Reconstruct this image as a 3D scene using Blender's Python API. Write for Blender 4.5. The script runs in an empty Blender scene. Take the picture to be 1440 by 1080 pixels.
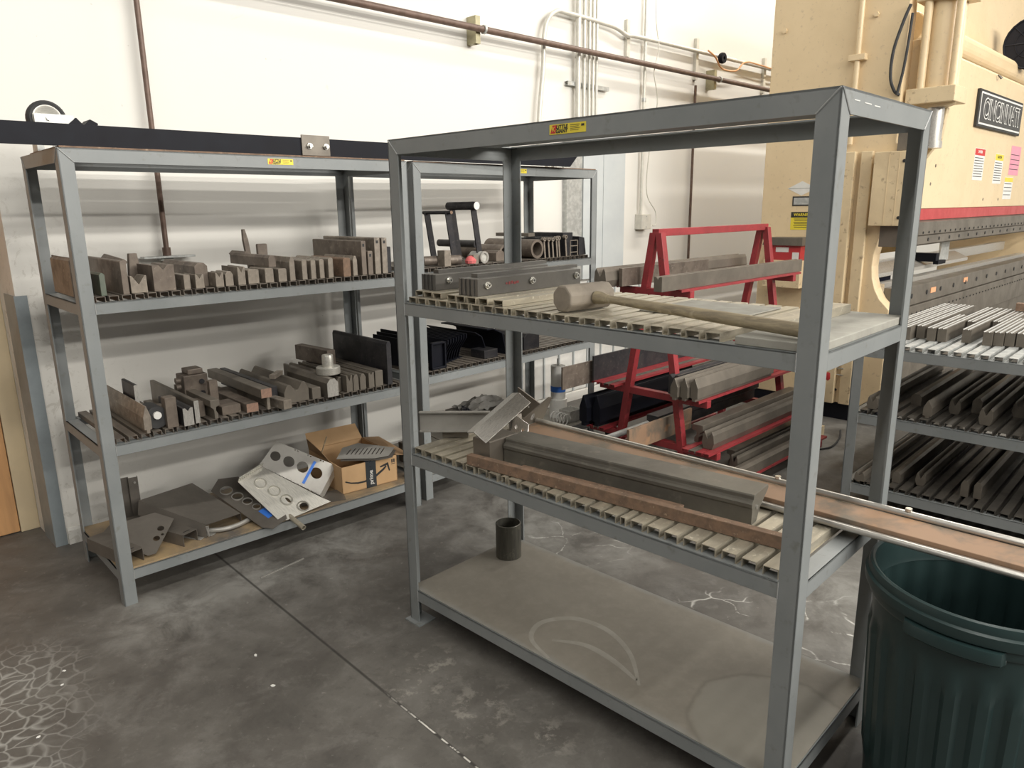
import bpy, math, random
from mathutils import Matrix, Vector
random.seed(7)
SC = bpy.context.scene
COL = SC.collection
PI = math.pi

# ------------------------------------------------------------------ camera
F_PX = 1029.81
cam_d = bpy.data.cameras.new('camera')
cam = bpy.data.objects.new('camera', cam_d)
COL.objects.link(cam)
cam_d.sensor_width = 36.0
cam_d.lens = F_PX / 1440.0 * 36.0
cam_d.clip_start = 0.05
PITCH, ROLL, CAM_H = 0.2358, -0.0127, 1.5963
cp, sp, cr, sr = math.cos(PITCH), math.sin(PITCH), math.cos(ROLL), math.sin(ROLL)
right0, down0, fwd0 = Vector((1, 0, 0)), Vector((0, -sp, -cp)), Vector((0, cp, -sp))
right = right0 * cr - down0 * sr
down = right0 * sr + down0 * cr
Rm = Matrix((right, -down, -fwd0)).transposed().to_4x4()
cam.matrix_world = Matrix.Translation((0, 0, CAM_H)) @ Rm
SC.camera = cam

# ------------------------------------------------------------------ frames (origin on the floor, x along, y deep)
def frame(x, y, th): return Matrix.Translation((x, y, 0)) @ Matrix.Rotation(th, 4, 'Z')
FA = frame(-0.4164, 2.6394, -0.7719)     # front rack
FB = frame(-1.6229, 2.7545, 0.7515)      # left wall rack
FC = frame(-0.4898, 3.8585, 0.8005)      # right wall rack
FD = frame(1.773, 3.722, -0.7719)        # low die rack
FW = frame(-2.25, 3.33, 0.775)           # wall plane, room at y < 0
FR = frame(0.81, 4.10, 0.775)            # red rack, near end of its ridge

# ------------------------------------------------------------------ view, world and lights
SC.view_settings.view_transform = 'Standard'
SC.view_settings.look = 'None'
SC.view_settings.gamma = 1.0
SC.view_settings.use_curve_mapping = False
SC.view_settings.exposure = -0.36
wd = bpy.data.worlds.new('shop_air'); SC.world = wd; wd.use_nodes = True
bg = wd.node_tree.nodes['Background']
bg.inputs[0].default_value = (0.93, 0.96, 1.0, 1); bg.inputs[1].default_value = 0.07

def light_row(w, z, power, tilt, length=14.0, u=0.5, sz=0.22):
    l = bpy.data.lights.new('fluorescent_and_fill_row', 'AREA'); l.shape = 'RECTANGLE'
    l.size = length; l.size_y = sz; l.energy = power; l.color = (1.0, 0.962, 0.89)
    o = bpy.data.objects.new('fluorescent_and_fill_row', l); COL.objects.link(o)
    o.matrix_world = FW @ Matrix.Translation((u, -w, z)) @ Matrix.Rotation(tilt, 4, 'X')
light_row(3.8, 5.2, 340, 0.25, 14.0, -1.0)
light_row(7.4, 5.2, 400, 0.7, 13.0, 2.5)
light_row(11.5, 5.2, 900, 1.0, 12.0, 4.5)
light_row(16.0, 5.2, 1150, 1.15, 12.0, 5.0)  # fill row added far out for more low light on the wall behind shelves
light_row(1.7, 5.2, 260, 0.45, 6.0, 7.6)  # fill row added over the machine to brighten the wall behind it

# ------------------------------------------------------------------ materials
class NT:
    def __init__(s, name):
        s.m = bpy.data.materials.new(name); s.m.use_nodes = True
        s.t = s.m.node_tree; s.b = s.t.nodes['Principled BSDF']
    def n(s, kind, **kw):
        o = s.t.nodes.new(kind)
        for k, v in kw.items(): setattr(o, k, v)
        return o
    def link(s, a, b): s.t.links.new(a, b)
    def put(s, sock, v):
        if hasattr(v, 'is_linked') or isinstance(v, bpy.types.NodeSocket): s.link(v, sock)
        else: sock.default_value = v
    def coord(s): return s.n('ShaderNodeTexCoord').outputs['Object']
    def math(s, op, a, b=0.0, clamp=False):
        o = s.n('ShaderNodeMath', operation=op); o.use_clamp = clamp
        s.put(o.inputs[0], a); s.put(o.inputs[1], b); return o.outputs[0]
    def mapr(s, v, a, b, c=0.0, d=1.0):
        o = s.n('ShaderNodeMapRange'); o.clamp = True
        s.put(o.inputs[0], v)
        for i, q in enumerate((a, b, c, d)): o.inputs[i + 1].default_value = q
        return o.outputs[0]
    def noise(s, vec, scale, detail=4, rough=0.6, dist=0.0, sc3=None):
        if sc3:
            mp = s.n('ShaderNodeMapping'); mp.inputs['Scale'].default_value = sc3
            s.link(vec, mp.inputs[0]); vec = mp.outputs[0]
        o = s.n('ShaderNodeTexNoise'); s.link(vec, o.inputs['Vector'])
        o.inputs['Scale'].default_value = scale; o.inputs['Detail'].default_value = detail
        o.inputs['Roughness'].default_value = rough; o.inputs['Distortion'].default_value = dist
        return o.outputs[0]
    def mix(s, f, a, b):
        o = s.n('ShaderNodeMix', data_type='RGBA'); s.put(o.inputs[0], f)
        for sock, v in ((o.inputs[6], a), (o.inputs[7], b)):
            if isinstance(v, tuple): sock.default_value = (*v[:3], 1)
            else: s.link(v, sock)
        return o.outputs[2]
    def bump(s, h, strength=0.2, dist=0.002):
        o = s.n('ShaderNodeBump'); o.inputs['Strength'].default_value = strength
        o.inputs['Distance'].default_value = dist; s.link(h, o.inputs['Height'])
        s.link(o.outputs[0], s.b.inputs['Normal'])
    def out(s, col, rough, metal=0.0):
        for k, v in (('Base Color', col), ('Roughness', rough), ('Metallic', metal)):
            if isinstance(v, tuple): s.b.inputs[k].default_value = (*v[:3], 1)
            elif isinstance(v, (int, float)): s.b.inputs[k].default_value = v
            else: s.link(v, s.b.inputs[k])
        return s.m

def surf(name, a, b, rough=0.5, metal=0.0, scale=12.0, lo=0.4, hi=0.65, bump=0.0, stretch=None, c=None, cs=60.0):
    t = NT(name); v = t.coord()
    n = t.noise(v, scale, 5, 0.62, 0.3, stretch)
    col = t.mix(t.mapr(n, lo, hi), a, b)
    if c:
        col = t.mix(t.mapr(t.noise(v, cs, 3, 0.6), 0.60, 0.72), col, c)
    rr = t.math('ADD', t.math('MULTIPLY', n, 0.25), rough - 0.12)
    if bump: t.bump(t.noise(v, scale * 4, 4), bump, 0.001)
    return t.out(col, rr, metal)

PAINT = surf('grey_rack_paint', (0.205, 0.22, 0.222), (0.245, 0.258, 0.258), 0.42, 0, 3.0, c=(0.19, 0.195, 0.185), cs=25)
WELD = surf('weld_bead', (0.30, 0.31, 0.31), (0.38, 0.38, 0.37), 0.5, 0.2, 80)
DECKST = surf('dull_zinc_channel', (0.50, 0.455, 0.36), (0.36, 0.325, 0.26), 0.42, 0.45, 9, stretch=(3, 0.6, 3), c=(0.62, 0.58, 0.48))
DECKBR = surf('brown_steel_channel', (0.20, 0.175, 0.145), (0.13, 0.11, 0.095), 0.5, 0.35, 9, stretch=(3, 0.6, 3))
DUST = None
DIE = surf('brown_tool_steel', (0.20, 0.165, 0.135), (0.125, 0.10, 0.083), 0.48, 0.35, 14, c=(0.27, 0.23, 0.19), cs=45)
DIEL = surf('worn_tool_steel', (0.30, 0.26, 0.215), (0.19, 0.163, 0.137), 0.45, 0.4, 20, c=(0.42, 0.38, 0.32), cs=50)
DIEG = surf('grey_oiled_tool_steel', (0.19, 0.167, 0.138), (0.135, 0.118, 0.098), 0.42, 0.35, 5)
DARK = surf('blued_dark_steel', (0.045, 0.043, 0.045), (0.025, 0.025, 0.03), 0.4, 0.3, 16, c=(0.08, 0.075, 0.07))
BLACK = surf('black_paint', (0.005, 0.006, 0.011), (0.008, 0.008, 0.012), 0.55, 0.0, 10)
BLACK.node_tree.nodes['Principled BSDF'].inputs['Specular IOR Level'].default_value = 0.2
GREEN = surf('green_tinted_steel', (0.10, 0.13, 0.10), (0.17, 0.17, 0.14), 0.5, 0.3, 15)
BRIGHT = surf('bright_machined_steel', (0.62, 0.60, 0.56), (0.45, 0.43, 0.40), 0.3, 0.6, 40, stretch=(8, 1, 1))
ALU = surf('brushed_aluminium', (0.66, 0.64, 0.58), (0.50, 0.485, 0.44), 0.35, 0.55, 30, stretch=(1, 9, 9))
SHEET = surf('bare_sheet_steel', (0.42, 0.405, 0.375), (0.33, 0.315, 0.29), 0.38, 0.3, 5, bump=0.05)
SHEETD = surf('dull_sheet_steel', (0.19, 0.172, 0.15), (0.14, 0.126, 0.11), 0.45, 0.45, 5)
RUST = surf('rusted_steel', (0.235, 0.15, 0.10), (0.15, 0.102, 0.072), 0.75, 0.05, 30, bump=0.25, c=(0.36, 0.26, 0.18), cs=60)
RUSTY = surf('rust_stained_plate', (0.30, 0.19, 0.12), (0.15, 0.125, 0.095), 0.6, 0.1, 4.5, 0.46, 0.60, c=(0.35, 0.21, 0.12), cs=9)
ENDRUST = surf('sawn_end', (0.36, 0.22, 0.16), (0.26, 0.17, 0.13), 0.6, 0.2, 60)
STACKM = surf('dark_plate_steel', (0.135, 0.127, 0.115), (0.10, 0.094, 0.086), .42, .4, 6)
CHROME = surf('bright_bolt_steel', (0.75, 0.74, 0.70), (0.55, 0.54, 0.5), 0.25, 0.8, 60)
REDP = surf('red_paint', (0.32, 0.038, 0.045), (0.24, 0.03, 0.034), 0.4, 0, 9, c=(0.13, 0.03, 0.03), cs=40)
REDM = surf('red_stripe_paint', (0.48, 0.04, 0.045), (0.42, 0.035, 0.04), 0.35, 0, 9)
BEIGE = surf('beige_machine_enamel', (0.76, 0.60, 0.38), (0.71, 0.555, 0.345), 0.38, 0, 2.5, c=(0.62, 0.48, 0.31), cs=30)
BEIGED = surf('beige_machine_enamel_worn', (0.72, 0.58, 0.37), (0.62, 0.49, 0.31), 0.42, 0, 4, c=(0.40, 0.30, 0.19), cs=22)
CREAM = surf('cream_trim_paint', (0.60, 0.49, 0.32), (0.55, 0.45, 0.30), 0.5, 0, 5)
WOOD = surf('plywood', (0.55, 0.30, 0.13), (0.46, 0.25, 0.11), 0.55, 0, 6, stretch=(6, 1, 0.6))
HICK = surf('weathered_hickory', (0.40, 0.335, 0.22), (0.24, 0.20, 0.14), 0.55, 0, 12, stretch=(0.8, 8, 8), c=(0.52, 0.45, 0.32), cs=20)
RAWH = surf('dusty_rawhide', (0.29, 0.25, 0.20), (0.21, 0.18, 0.145), 0.7, 0, 10)
CARD = surf('cardboard', (0.56, 0.36, 0.19), (0.50, 0.32, 0.165), 0.75, 0, 6)
CARDIN = surf('cardboard_inside', (0.42, 0.27, 0.15), (0.36, 0.23, 0.125), 0.8, 0, 6)
TAPEB = surf('black_packing_tape', (0.02, 0.025, 0.03), (0.03, 0.035, 0.04), 0.3, 0, 8)
BLUET = surf('blue_masking_tape', (0.03, 0.16, 0.62), (0.05, 0.20, 0.68), 0.6, 0, 20)
WHITEP = surf('white_paper', (0.78, 0.77, 0.73), (0.70, 0.69, 0.66), 0.6, 0, 10)
YEL = surf('yellow_paint', (0.62, 0.42, 0.03), (0.55, 0.37, 0.03), 0.4, 0, 10)
YELS = surf('yellow_sticker', (0.80, 0.66, 0.05), (0.78, 0.62, 0.05), 0.4, 0, 10)
PINK = surf('pink_sticker', (0.80, 0.33, 0.42), (0.78, 0.30, 0.40), 0.5, 0, 10)
INK = surf('black_ink', (0.02, 0.02, 0.02), (0.03, 0.03, 0.03), 0.5, 0, 10)
REDS = surf('red_ink', (0.55, 0.03, 0.03), (0.60, 0.04, 0.04), 0.5, 0, 10)
NAVY = surf('navy_cover', (0.012, 0.018, 0.05), (0.015, 0.02, 0.06), 0.4, 0, 10)
GALV = surf('galvanised_sheet', (0.42, 0.43, 0.42), (0.58, 0.59, 0.57), 0.4, 0.4, 30)
PALE = surf('pale_blue_grey_paint', (0.50, 0.53, 0.54), (0.55, 0.58, 0.58), 0.5, 0, 3)
GUARD = surf('corner_guard_steel', (0.30, 0.34, 0.36), (0.24, 0.275, 0.29), 0.45, 0.2, 4)
PIPEB = surf('brown_black_iron', (0.13, 0.085, 0.065), (0.18, 0.12, 0.095), 0.5, 0.2, 20)
COND = surf('galvanised_conduit', (0.62, 0.60, 0.54), (0.70, 0.68, 0.61), 0.4, 0.2, 20)
STRUT = surf('yellow_zinc_strut', (0.46, 0.42, 0.27), (0.38, 0.35, 0.23), 0.4, 0.4, 20)
RUBBER = surf('black_rubber', (0.03, 0.03, 0.032), (0.045, 0.045, 0.045), 0.7, 0, 20)
RAIL = surf('polished_rail', (0.62, 0.60, 0.56), (0.52, 0.50, 0.46), 0.3, 0.7, 3)
BIN = surf('dark_green_plastic', (0.018, 0.037, 0.037), (0.022, 0.043, 0.043), 0.38, 0, 4, bump=0.05)
DARKDECK = surf('dark_channel', (.11, .10, .085), (.075, .068, .06), .5, .3, 8)  # darker channels for the low rack's two lower shelves
PLAST = surf('pale_plastic_wrap', (0.55, 0.54, 0.50), (0.40, 0.39, 0.36), 0.3, 0, 20)
DUSTM = surf('grey_dust_film', (0.34, 0.33, 0.29), (0.27, 0.26, 0.23), 0.8, 0, 12)
ORANGE = surf('orange_cable', (0.70, 0.36, 0.16), (0.66, 0.34, 0.15), 0.5, 0, 10)
NUMR = surf('orange_tag', (0.85, 0.42, 0.22), (0.80, 0.38, 0.20), 0.5, 0, 10)

def blob_sum(t, vec, blobs):
    acc = None
    for (x, y, r) in blobs:
        d = t.n('ShaderNodeVectorMath', operation='DISTANCE'); t.link(vec, d.inputs[0]); d.inputs[1].default_value = (x, y, 0)
        m = t.mapr(d.outputs['Value'], r, r * 0.25)
        acc = m if acc is None else t.math('MAXIMUM', acc, m)
    return acc

def floor_mat():
    t = NT('stained_concrete'); v = t.coord()
    n1 = t.noise(v, 0.9, 6, 0.65, 0.5); n2 = t.noise(v, 4.5, 8, 0.72, 0.4); n3 = t.noise(v, 30, 4, 0.6)
    col = t.mix(t.mapr(n1, 0.40, 0.62), (0.088, 0.081, 0.073), (0.145, 0.137, 0.123))
    col = t.mix(t.mapr(n2, 0.50, 0.80, 0, 0.7), col, (0.22, 0.212, 0.195))
    n4 = t.noise(v, 13, 8, 0.75, 0.3)
    col = t.mix(t.mapr(n4, 0.54, 0.70, 0, 0.45), col, (0.21, 0.203, 0.185))
    col = t.mix(t.mapr(n4, 0.46, 0.34, 0, 0.45), col, (0.062, 0.057, 0.052))
    col = t.mix(t.mapr(n2, 0.46, 0.28, 0, 0.55), col, (0.058, 0.054, 0.050))
    col = t.mix(t.mapr(n3, 0.66, 0.72, 0, 0.18), col, (0.5, 0.48, 0.44))
    # pale dusty area near the racks' feet
    dust = blob_sum(t, v, [(-1.40, 2.72, 0.36), (-1.12, 3.05, 0.42), (-0.85, 3.3, .4), (0.25, 3.7, 0.9), (0.0, 4.6, 0.9), (1.5, 2.7, 0.7), (1.9, 4.9, 0.9)])
    dust = t.math('MULTIPLY', dust, t.mapr(n2, 0.38, 0.62))
    col = t.mix(t.math('MULTIPLY', dust, 0.6), col, (0.34, 0.335, 0.31))
    # honeycomb of white efflorescence cracks in a few patches
    nv = t.n('ShaderNodeTexNoise'); t.link(v, nv.inputs['Vector']); nv.inputs['Scale'].default_value = 6
    add = t.n('ShaderNodeVectorMath', operation='MULTIPLY_ADD'); t.link(nv.outputs['Color'], add.inputs[0]); add.inputs[1].default_value = (0.16, 0.16, 0); t.link(v, add.inputs[2])
    vo = t.n('ShaderNodeTexVoronoi', feature='DISTANCE_TO_EDGE'); t.link(add.outputs[0], vo.inputs['Vector']); vo.inputs['Scale'].default_value = 19
    line = t.mapr(vo.outputs['Distance'], 0.10, 0.0)
    patch = blob_sum(t, v, [(-1.80, 2.2, 0.34), (-1.66, 1.98, 0.34), (-1.48, 1.75, .26)])
    col = t.mix(t.math('MULTIPLY', t.math('MULTIPLY', line, patch), 0.42), col, (0.62, 0.62, 0.58))
    vo2 = t.n('ShaderNodeTexVoronoi', feature='DISTANCE_TO_EDGE'); t.link(add.outputs[0], vo2.inputs['Vector']); vo2.inputs['Scale'].default_value = 4.6
    line2 = t.math('MULTIPLY', t.mapr(vo2.outputs['Distance'], 0.022, 0.0), t.mapr(n2, 0.46, 0.56))
    patch2 = blob_sum(t, v, [(0.29, 3.3, 0.30), (1.23, 2.5, 0.34), (0.85, 2.65, 0.22)])
    col = t.mix(t.math('MULTIPLY', line2, patch2, True), col, (0.80, 0.79, 0.74))
    crust = t.math('MULTIPLY', blob_sum(t, v, [(-0.29, 2.33, 0.16), (-0.12, 2.08, 0.2), (0.10, 1.95, 0.12), (-0.35, 2.2, 0.16)]), t.mapr(t.noise(v, 14, 6, 0.7), 0.52, 0.62))
    col = t.mix(t.math('MULTIPLY', crust, 0.42), col, (0.42, 0.40, 0.35))
    # saw-cut joint: distance to a line on the floor
    sep = t.n('ShaderNodeSeparateXYZ'); t.link(v, sep.inputs[0])
    def seam(p, q, w):
        dx, dy = q[0] - p[0], q[1] - p[1]; L = math.hypot(dx, dy); nx, ny = -dy / L, dx / L
        d = t.math('ADD', t.math('MULTIPLY', sep.outputs[0], nx), t.math('MULTIPLY', sep.outputs[1], ny))
        d = t.math('ABSOLUTE', t.math('SUBTRACT', d, p[0] * nx + p[1] * ny))
        return t.mapr(d, w, w * 0.35)
    j = seam((-1.433, 3.231), (-0.392, 2.121), 0.0075)
    col = t.mix(t.math('MULTIPLY', j, 0.75), col, (0.028, 0.026, 0.024))
    jw = t.math('MULTIPLY', seam((-1.433, 3.231), (-0.392, 2.121), 0.004), t.math('MULTIPLY', blob_sum(t, v, [(-0.22, 1.95, 0.34)]), t.mapr(n3, 0.42, 0.5)))
    col = t.mix(jw, col, (0.72, 0.70, 0.64))
    t.bump(n2, 0.25, 0.003)
    return t.out(col, t.mapr(n2, 0.3, 0.7, 0.42, 0.7))

def wall_mat():
    t = NT('cream_wall_paint'); v = t.coord()
    n1 = t.noise(v, 0.8, 3); n2 = t.noise(v, 7, 8, 0.7, 0.6)
    col = t.mix(n1, (0.755, 0.735, 0.685), (0.72, 0.705, 0.665))
    col = t.mix(t.mapr(n2, 0.66, 0.74, 0, 0.5), col, (0.62, 0.58, 0.49))
    sp_ = t.noise(v, 26, 3, 0.5)
    col = t.mix(t.mapr(sp_, 0.74, 0.76, 0, 0.6), col, (0.45, 0.42, 0.36))
    # scuffed, flaking paint low down by the free corner
    sep = t.n('ShaderNodeSeparateXYZ'); t.link(v, sep.inputs[0])
    corner = t.math('MULTIPLY', t.mapr(sep.outputs[0], 0.55, 0.0), t.mapr(sep.outputs[2], 2.1, 1.2))
    fl = t.math('MULTIPLY', corner, t.mapr(t.noise(v, 18, 8, 0.75, 1.0), 0.55, 0.60))
    col = t.mix(t.math('MULTIPLY', fl, 0.45), col, (0.42, 0.39, 0.33))
    t.bump(n2, 0.25, 0.004)
    return t.out(col, 0.55)

def dusty_sheet_mat():
    t = NT('dusty_painted_sheet'); v = t.coord()
    n1 = t.noise(v, 2.2, 6, 0.65, 0.4); n2 = t.noise(v, 22, 6, 0.7)
    col = t.mix(t.mapr(n1, 0.35, 0.65), (0.185, 0.168, 0.14), (0.225, 0.206, 0.173))
    col = t.mix(t.mapr(n2, 0.45, 0.75, 0, 0.4), col, (0.27, 0.25, 0.215))
    sep = t.n('ShaderNodeSeparateXYZ'); t.link(v, sep.inputs[0])
    X, Y = sep.outputs[0], sep.outputs[1]
    wob = t.math('MULTIPLY', t.math('SUBTRACT', t.noise(v, 9, 3), 0.5), 0.05)
    # bare paint at the edges and round the right end
    ex = t.math('MINIMUM', Y, t.math('SUBTRACT', 0.605, Y))
    edge = t.mapr(t.math('ADD', ex, wob), 0.03, 0.0)
    col = t.mix(t.math('MULTIPLY', edge, 0.6), col, (0.25, 0.26, 0.25))
    # the wiped patch near the right end
    d = t.n('ShaderNodeVectorMath', operation='DISTANCE'); t.link(v, d.inputs[0]); d.inputs[1].default_value = (1.40, 0.21, 0)
    pat = t.mapr(t.math('ADD', d.outputs['Value'], wob), 0.235, 0.215)
    col = t.mix(t.math('MULTIPLY', pat, 0.55), col, (0.26, 0.25, 0.215))
    rim = t.math('MULTIPLY', t.mapr(t.math('ABSOLUTE', t.math('SUBTRACT', t.math('ADD', d.outputs['Value'], wob), 0.235)), 0.012, 0.0), 0.5)
    col = t.mix(rim, col, (0.145, 0.13, 0.108))
    t.bump(n2, 0.08, 0.001)
    return t.out(col, 0.6)

FLOORM, WALLM, DUSTY = floor_mat(), wall_mat(), dusty_sheet_mat()

# ------------------------------------------------------------------ mesh builder
class MB:
    def __init__(s): s.v = []; s.f = []
    def add(s, vs, fs, M=None):
        k = len(s.v)
        for p in vs:
            p = Vector(p); s.v.append(tuple(M @ p) if M is not None else tuple(p))
        s.f += [tuple(i + k for i in f) for f in fs]
        return s
    def box(s, x0, x1, y0, y1, z0, z1, M=None):
        vs = [(x, y, z) for x in (x0, x1) for y in (y0, y1) for z in (z0, z1)]
        return s.add(vs, [(0, 1, 3, 2), (4, 6, 7, 5), (0, 4, 5, 1), (2, 3, 7, 6), (0, 2, 6, 4), (1, 5, 7, 3)], M)
    def prism(s, prof, a, b, axis='y', M=None):
        # prof: 2-D polygon; axis y: (x,z); axis z: (x,y); axis x: (y,z)
        def P(p, t):
            return (p[0], t, p[1]) if axis == 'y' else (p[0], p[1], t) if axis == 'z' else (t, p[0], p[1])
        n = len(prof)
        vs = [P(p, a) for p in prof] + [P(p, b) for p in prof]
        fs = [tuple(range(n)), tuple(range(2 * n - 1, n - 1, -1))]
        fs += [(i, i + n, (i + 1) % n + n, (i + 1) % n) for i in range(n)]
        return s.add(vs, fs, M)
    def sheet(s, path, t, a, b, axis='y', M=None):
        # folded sheet of thickness t following an open 2-D path
        n = len(path); nor = []
        for i in range(n - 1):
            dx, dy = path[i + 1][0] - path[i][0], path[i + 1][1] - path[i][1]; L = math.hypot(dx, dy)
            nor.append((-dy / L, dx / L))
        off = []
        for i in range(n):
            n0 = nor[max(i - 1, 0)]; n1 = nor[min(i, n - 2)]
            mx, my = n0[0] + n1[0], n0[1] + n1[1]; q = mx * n1[0] + my * n1[1]
            off.append((path[i][0] + mx / q * t, path[i][1] + my / q * t))
        for i in range(n - 1):
            s.prism([path[i], path[i + 1], off[i + 1], off[i]], a, b, axis, M)
        return s
    def tube(s, p0, p1, r, n=14, r2=None, inner=None):
        p0, p1 = Vector(p0), Vector(p1); d = (p1 - p0); L = d.length
        M = Matrix.Translation(p0) @ d.to_track_quat('Z', 'Y').to_matrix().to_4x4()
        r2 = r if r2 is None else r2
        if inner is None: return s.lathe([(0, 0), (r, 0), (r2, L), (0, L)], n, M)
        return s.lathe([(inner, 0), (r, 0), (r2, L), (inner, L), (inner, 0)], n, M)
    def lathe(s, prof, n=24, M=None):
        vs = []; fs = []; idx = []
        for (r, z) in prof:
            if abs(r) < 1e-9: idx.append([len(vs)]); vs.append((0, 0, z))
            else:
                idx.append(list(range(len(vs), len(vs) + n)))
                vs += [(r * math.cos(2 * PI * k / n), r * math.sin(2 * PI * k / n), z) for k in range(n)]
        for a, b in zip(idx, idx[1:]):
            for k in range(n):
                k2 = (k + 1) % n
                if len(a) == 1 and len(b) == 1: continue
                if len(a) == 1: fs.append((a[0], b[k2], b[k]))
                elif len(b) == 1: fs.append((a[k], a[k2], b[0]))
                else: fs.append((a[k], a[k2], b[k2], b[k]))
        return s.add(vs, fs, M)
    def path(s, pts, r, n=10):
        pts = [Vector(p) for p in pts]; rings = []
        for i, p in enumerate(pts):
            d = (pts[min(i + 1, len(pts) - 1)] - pts[max(i - 1, 0)]).normalized()
            if i == 0: up = Vector((0, 0, 1)) if abs(d.z) < 0.9 else Vector((1, 0, 0))
            a = d.cross(up).normalized(); up = a.cross(d).normalized()
            rings.append([p + (a * math.cos(2 * PI * k / n) + up * math.sin(2 * PI * k / n)) * r for k in range(n)])
        vs = [q for R_ in rings for q in R_]; fs = []
        for i in range(len(rings) - 1):
            for k in range(n):
                fs.append((i * n + k, i * n + (k + 1) % n, (i + 1) * n + (k + 1) % n, (i + 1) * n + k))
        fs += [tuple(range(n - 1, -1, -1)), tuple(range((len(rings) - 1) * n, len(rings) * n))]
        return s.add(vs, fs)
    def mesh(s, name):
        me = bpy.data.meshes.new(name); me.from_pydata(s.v, [], s.f); me.validate(); me.update(); return me

def smooth_path(pts, n=6):
    P = [Vector(p) for p in pts]; out = []
    for i in range(len(P) - 1):
        a, b, c, d = P[max(i - 1, 0)], P[i], P[i + 1], P[min(i + 2, len(P) - 1)]
        for k in range(n):
            t = k / n
            out.append(0.5 * ((2 * b) + (c - a) * t + (2 * a - 5 * b + 4 * c - d) * t * t + (3 * b - a - 3 * c + d) * t ** 3))
    out.append(P[-1]); return out

def tag(o, label=None, cat=None, group=None, kind=None):
    for k, v in (('label', label), ('category', cat), ('group', group), ('kind', kind)):
        if v: o[k] = v
    return o

import bmesh
def fix(me, smooth):
    bm = bmesh.new(); bm.from_mesh(me); bmesh.ops.recalc_face_normals(bm, faces=bm.faces)
    bm.to_mesh(me); bm.free()
    if smooth:
        me.polygons.foreach_set('use_smooth', [True] * len(me.polygons))
        me.set_sharp_from_angle(angle=math.radians(38))

def obj(name, mb, mat, parent=None, M=None, bev=0.0, smooth=False):
    me = mb.mesh(name) if isinstance(mb, MB) else mb
    if isinstance(mb, MB): fix(me, smooth)
    me.materials.clear(); me.materials.append(mat)
    o = bpy.data.objects.new(name, me); COL.objects.link(o)
    if parent is not None: o.parent = parent
    if M is not None:
        if parent is None: o.matrix_world = M
        else: o.matrix_basis = M
    if bev:
        b = o.modifiers.new('edge', 'BEVEL'); b.width = bev; b.segments = 2; b.limit_method = 'ANGLE'; b.angle_limit = math.radians(35)
    return o

def thing(name, label, cat, M, group=None):
    o = bpy.data.objects.new(name, None); COL.objects.link(o); o.matrix_world = M; o.empty_display_size = 0.05
    return tag(o, label, cat, group)

def single(name, mb, mat, M, label, cat, group=None, bev=0.0012, smooth=False):
    return tag(obj(name, mb, mat, None, M, bev, smooth), label, cat, group)

def struct(name, mb, mat, M=None, parent=None, **k):
    o = obj(name, mb, mat, parent, M, **k); o['kind'] = 'structure'; return o

def T(x, y, z): return Matrix.Translation((x, y, z))
def RX(a): return Matrix.Rotation(a, 4, 'X')
def RY(a): return Matrix.Rotation(a, 4, 'Y')
def RZ(a): return Matrix.Rotation(a, 4, 'Z')

def copy_tree(root, M, label=None):
    r = root.copy(); COL.objects.link(r); r.matrix_world = M
    if label: r['label'] = label
    def rec(src, dst):
        for ch in list(src.children):
            c = ch.copy(); COL.objects.link(c); c.parent = dst; rec(ch, c)
    rec(root, r); return r

def text_mesh(txt, size, depth=0.0006, offset=0.0, ax='CENTER', sx=1.0, shear=0.0):
    c = bpy.data.curves.new('lettering', 'FONT'); c.body = txt; c.size = size; c.extrude = depth / 2
    c.offset = offset; c.align_x = ax; c.align_y = 'CENTER'; c.shear = shear
    o = bpy.data.objects.new('lettering_source', c); COL.objects.link(o)
    bpy.context.view_layer.update()
    me = bpy.data.meshes.new_from_object(o.evaluated_get(bpy.context.evaluated_depsgraph_get()))
    bpy.data.objects.remove(o); bpy.data.curves.remove(c)
    if sx != 1.0:
        for v in me.vertices: v.co.x *= sx
    return me
# lettering that faces -y of its parent frame: letters in the xz plane
def letters(parent, txt, size, x, y, z, mat, depth=0.0006, offset=0.0, R=None, sx=1.0, ax='CENTER', shear=0.0, name='lettering'):
    me = text_mesh(txt, size, depth, offset, ax, sx, shear)
    return obj(name, me, mat, parent, T(x, y, z) @ (R if R is not None else RX(PI / 2)))

def quadplate(pts, tk):
    P = [Vector(p) for p in pts]; n = (P[1] - P[0]).cross(P[-1] - P[0]).normalized() * tk
    k = len(P); m = MB(); m.add(P + [p + n for p in P], [tuple(range(k)), tuple(range(2 * k - 1, k - 1, -1))] + [(i, i + k, (i + 1) % k + k, (i + 1) % k) for i in range(k)])
    return m
def cut_plate(outer, holes, t):
    # flat plate in its own xy plane with cut-outs, thickness t
    c = bpy.data.curves.new('plate', 'CURVE'); c.dimensions = '2D'; c.fill_mode = 'BOTH'; c.extrude = t / 2
    for pts in [outer] + holes:
        s = c.splines.new('POLY'); s.points.add(len(pts) - 1); s.use_cyclic_u = True
        for p, q in zip(s.points, pts): p.co = (q[0], q[1], 0, 1)
    o = bpy.data.objects.new('plate', c); COL.objects.link(o)
    bpy.context.view_layer.update()
    me = bpy.data.meshes.new_from_object(o.evaluated_get(bpy.context.evaluated_depsgraph_get()))
    bpy.data.objects.remove(o); bpy.data.curves.remove(c)
    return me
def circ(x, y, r, n=22, ry=None): return [(x + r * math.cos(2 * PI * k / n), y + (ry or r) * math.sin(2 * PI * k / n)) for k in range(n)]

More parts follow.
